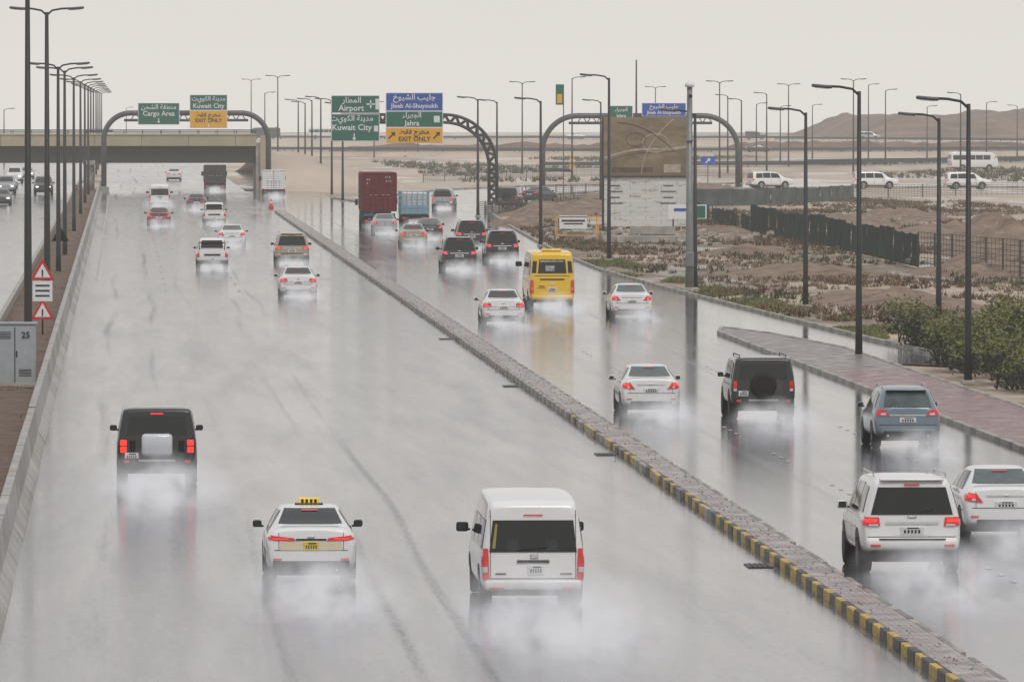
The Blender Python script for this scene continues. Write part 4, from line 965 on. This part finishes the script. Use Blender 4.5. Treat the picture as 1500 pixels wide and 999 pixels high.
tufts("dry_scrub",1200,(-4.8,-2.9,60*K,300*K),.22,DRY,.0,seed=13,sc=.4)
tufts("shrub",5000,(40,220,365*K,600*K),.7,OLV,.18,seed=17,sc=.03)
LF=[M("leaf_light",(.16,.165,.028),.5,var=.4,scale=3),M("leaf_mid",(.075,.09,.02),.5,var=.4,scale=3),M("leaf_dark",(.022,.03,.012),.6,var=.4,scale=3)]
b=MB(); rs=random.Random(4); clumps=[]
for k in range(170):
    Y=rs.uniform(93*K,117*K); f=(Y/K-93)/25
    X=rs.uniform(27.7+f*1.5,36)
    clumps.append((X,Y,rs.uniform(.45,1.2),rs.uniform(.6,.95)))
for X,Y,zc,r in clumps:
    for k in range(3): b.tube([(X,Y,0),(X+rs.gauss(0,.2),Y+rs.gauss(0,.2),zc*.6),(X+rs.gauss(0,.5),Y+rs.gauss(0,.5),zc+r*.6)],[.03,.02,.006],POST,5)
    bins=[([],[]) for _ in range(3)]
    for k in range(430):
        d=Vector((rs.gauss(0,1),rs.gauss(0,1),rs.gauss(0,1))).normalized()*r*(rs.random()**.4)*(1+.35*noise.noise(Vector((X+k*.01,Y,k*.3))))
        p=Vector((X,Y,zc))+Vector((d.x,d.y*1.5,d.z*.9))
        if p.z<.03: continue
        dep=d.length/r; j=0 if (d.z>.1*r and rs.random()<.6) else (2 if (d.z<-.05*r or dep<.6) else 1)  # upper leaves paler, lower and inner darker: clump shading put into colour
        V,Fc=bins[j]; o=len(V); s=rs.uniform(.05,.10)
        n1_=Vector((rs.gauss(0,1),rs.gauss(0,1),rs.gauss(0,.6))).normalized()*s; n2_=Vector((rs.gauss(0,1),rs.gauss(0,1),rs.gauss(0,.6))).normalized()*s*.6
        V+=[tuple(p-n1_),tuple(p+n2_),tuple(p+n1_),tuple(p-n2_)]; Fc.append((o,o+1,o+2,o+3))
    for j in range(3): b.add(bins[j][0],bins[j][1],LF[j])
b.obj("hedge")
# ------------------------------------------------------------ haze & spray volumes
SKYC=(.76,.725,.685)
def volmat(name,dens,col,hetero=False):
    m=bpy.data.materials.new(name); m.use_nodes=True; t=m.node_tree; t.nodes.clear()
    o=t.nodes.new("ShaderNodeOutputMaterial"); ab=t.nodes.new("ShaderNodeVolumeAbsorption"); em=t.nodes.new("ShaderNodeEmission"); ad=t.nodes.new("ShaderNodeAddShader")
    ab.inputs["Color"].default_value=(0,0,0,1); em.inputs["Color"].default_value=(*col,1)
    if not hetero:
        ab.inputs["Density"].default_value=dens; em.inputs["Strength"].default_value=dens
    else:
        tc=t.nodes.new("ShaderNodeTexCoord"); ln=t.nodes.new("ShaderNodeVectorMath"); ln.operation='LENGTH'; L(t,tc.outputs["Object"],ln.inputs[0])
        fall=math_(t,'POWER',maprange(t,ln.outputs["Value"],1.0,.0),1.5)
        n=noise_(t,1.5,position(t,(1,.35,1)),2,.6)
        d=math_(t,'MULTIPLY',fall,maprange(t,n,.40,.64,0,dens))
        L(t,d,ab.inputs["Density"]); L(t,d,em.inputs["Strength"])
        m.cycles.volume_step_rate=3.0
    L(t,ab.outputs[0],ad.inputs[0]); L(t,em.outputs[0],ad.inputs[1]); L(t,ad.outputs[0],o.inputs["Volume"])
    return m
b=MB(); b.box((300,5400,30),(8000,11000,90),volmat("rain_haze",.00015,SKYC)); b.obj("rain_haze")  # haze emits sky colour, standing in for scattered daylight
SPR=volmat("spray_mist",.78,(.66,.655,.675),True)  # mist brightness is emission, put in for daylight scattered by the spray
for X,Y,k in SPRAYS:
    bm=bmesh.new(); bmesh.ops.create_icosphere(bm,subdivisions=2,radius=1.04); me=bpy.data.meshes.new("road_spray"); bm.to_mesh(me); bm.free(); me.materials.append(SPR)
    o=bpy.data.objects.new("road_spray",me); scene.collection.objects.link(o); o.location=(X,Y-5.6*k,.20); o.scale=(1.55*k,8.4*k,.72*k)
# ------------------------------------------------------------ world & sun
w=bpy.data.worlds.new("World"); scene.world=w; w.use_nodes=True; t=w.node_tree; t.nodes.clear()
out=t.nodes.new("ShaderNodeOutputWorld"); sky=t.nodes.new("ShaderNodeTexSky"); sky.sky_type='NISHITA'; sky.sun_disc=False
sky.sun_elevation=R(55); sky.sun_rotation=R(160); b1=t.nodes.new("ShaderNodeBackground"); b1.inputs[1].default_value=.06; L(t,sky.outputs[0],b1.inputs[0])
tc=t.nodes.new("ShaderNodeTexCoord"); sp=sepz(t,tc.outputs["Generated"]); mp=t.nodes.new("ShaderNodeMapping"); mp.inputs["Scale"].default_value=(1,1,4); L(t,tc.outputs["Generated"],mp.inputs[0])
cl=noise_(t,9.0,mp.outputs[0],5,.55)
c=mixc(t,maprange(t,sp[2],0,.25),(.775,.735,.69),(.60,.605,.64))
c=mixc(t,maprange(t,cl,.35,.7,0,.3),c,(.66,.635,.605))
b2=t.nodes.new("ShaderNodeBackground"); L(t,c,b2.inputs[0]); b2.inputs[1].default_value=1.0
ms=t.nodes.new("ShaderNodeMixShader"); ms.inputs[0].default_value=.94; L(t,b1.outputs[0],ms.inputs[1]); L(t,b2.outputs[0],ms.inputs[2]); L(t,ms.outputs[0],out.inputs[0])
sl=bpy.data.lights.new("sun",'SUN'); sl.energy=1.2; sl.angle=R(22); sl.color=(1,.96,.90); so=bpy.data.objects.new("sun",sl); scene.collection.objects.link(so)
so.rotation_euler=(R(35),0,R(20))
scene.view_settings.view_transform='Standard'; scene.view_settings.look='None'; scene.view_settings.exposure=0
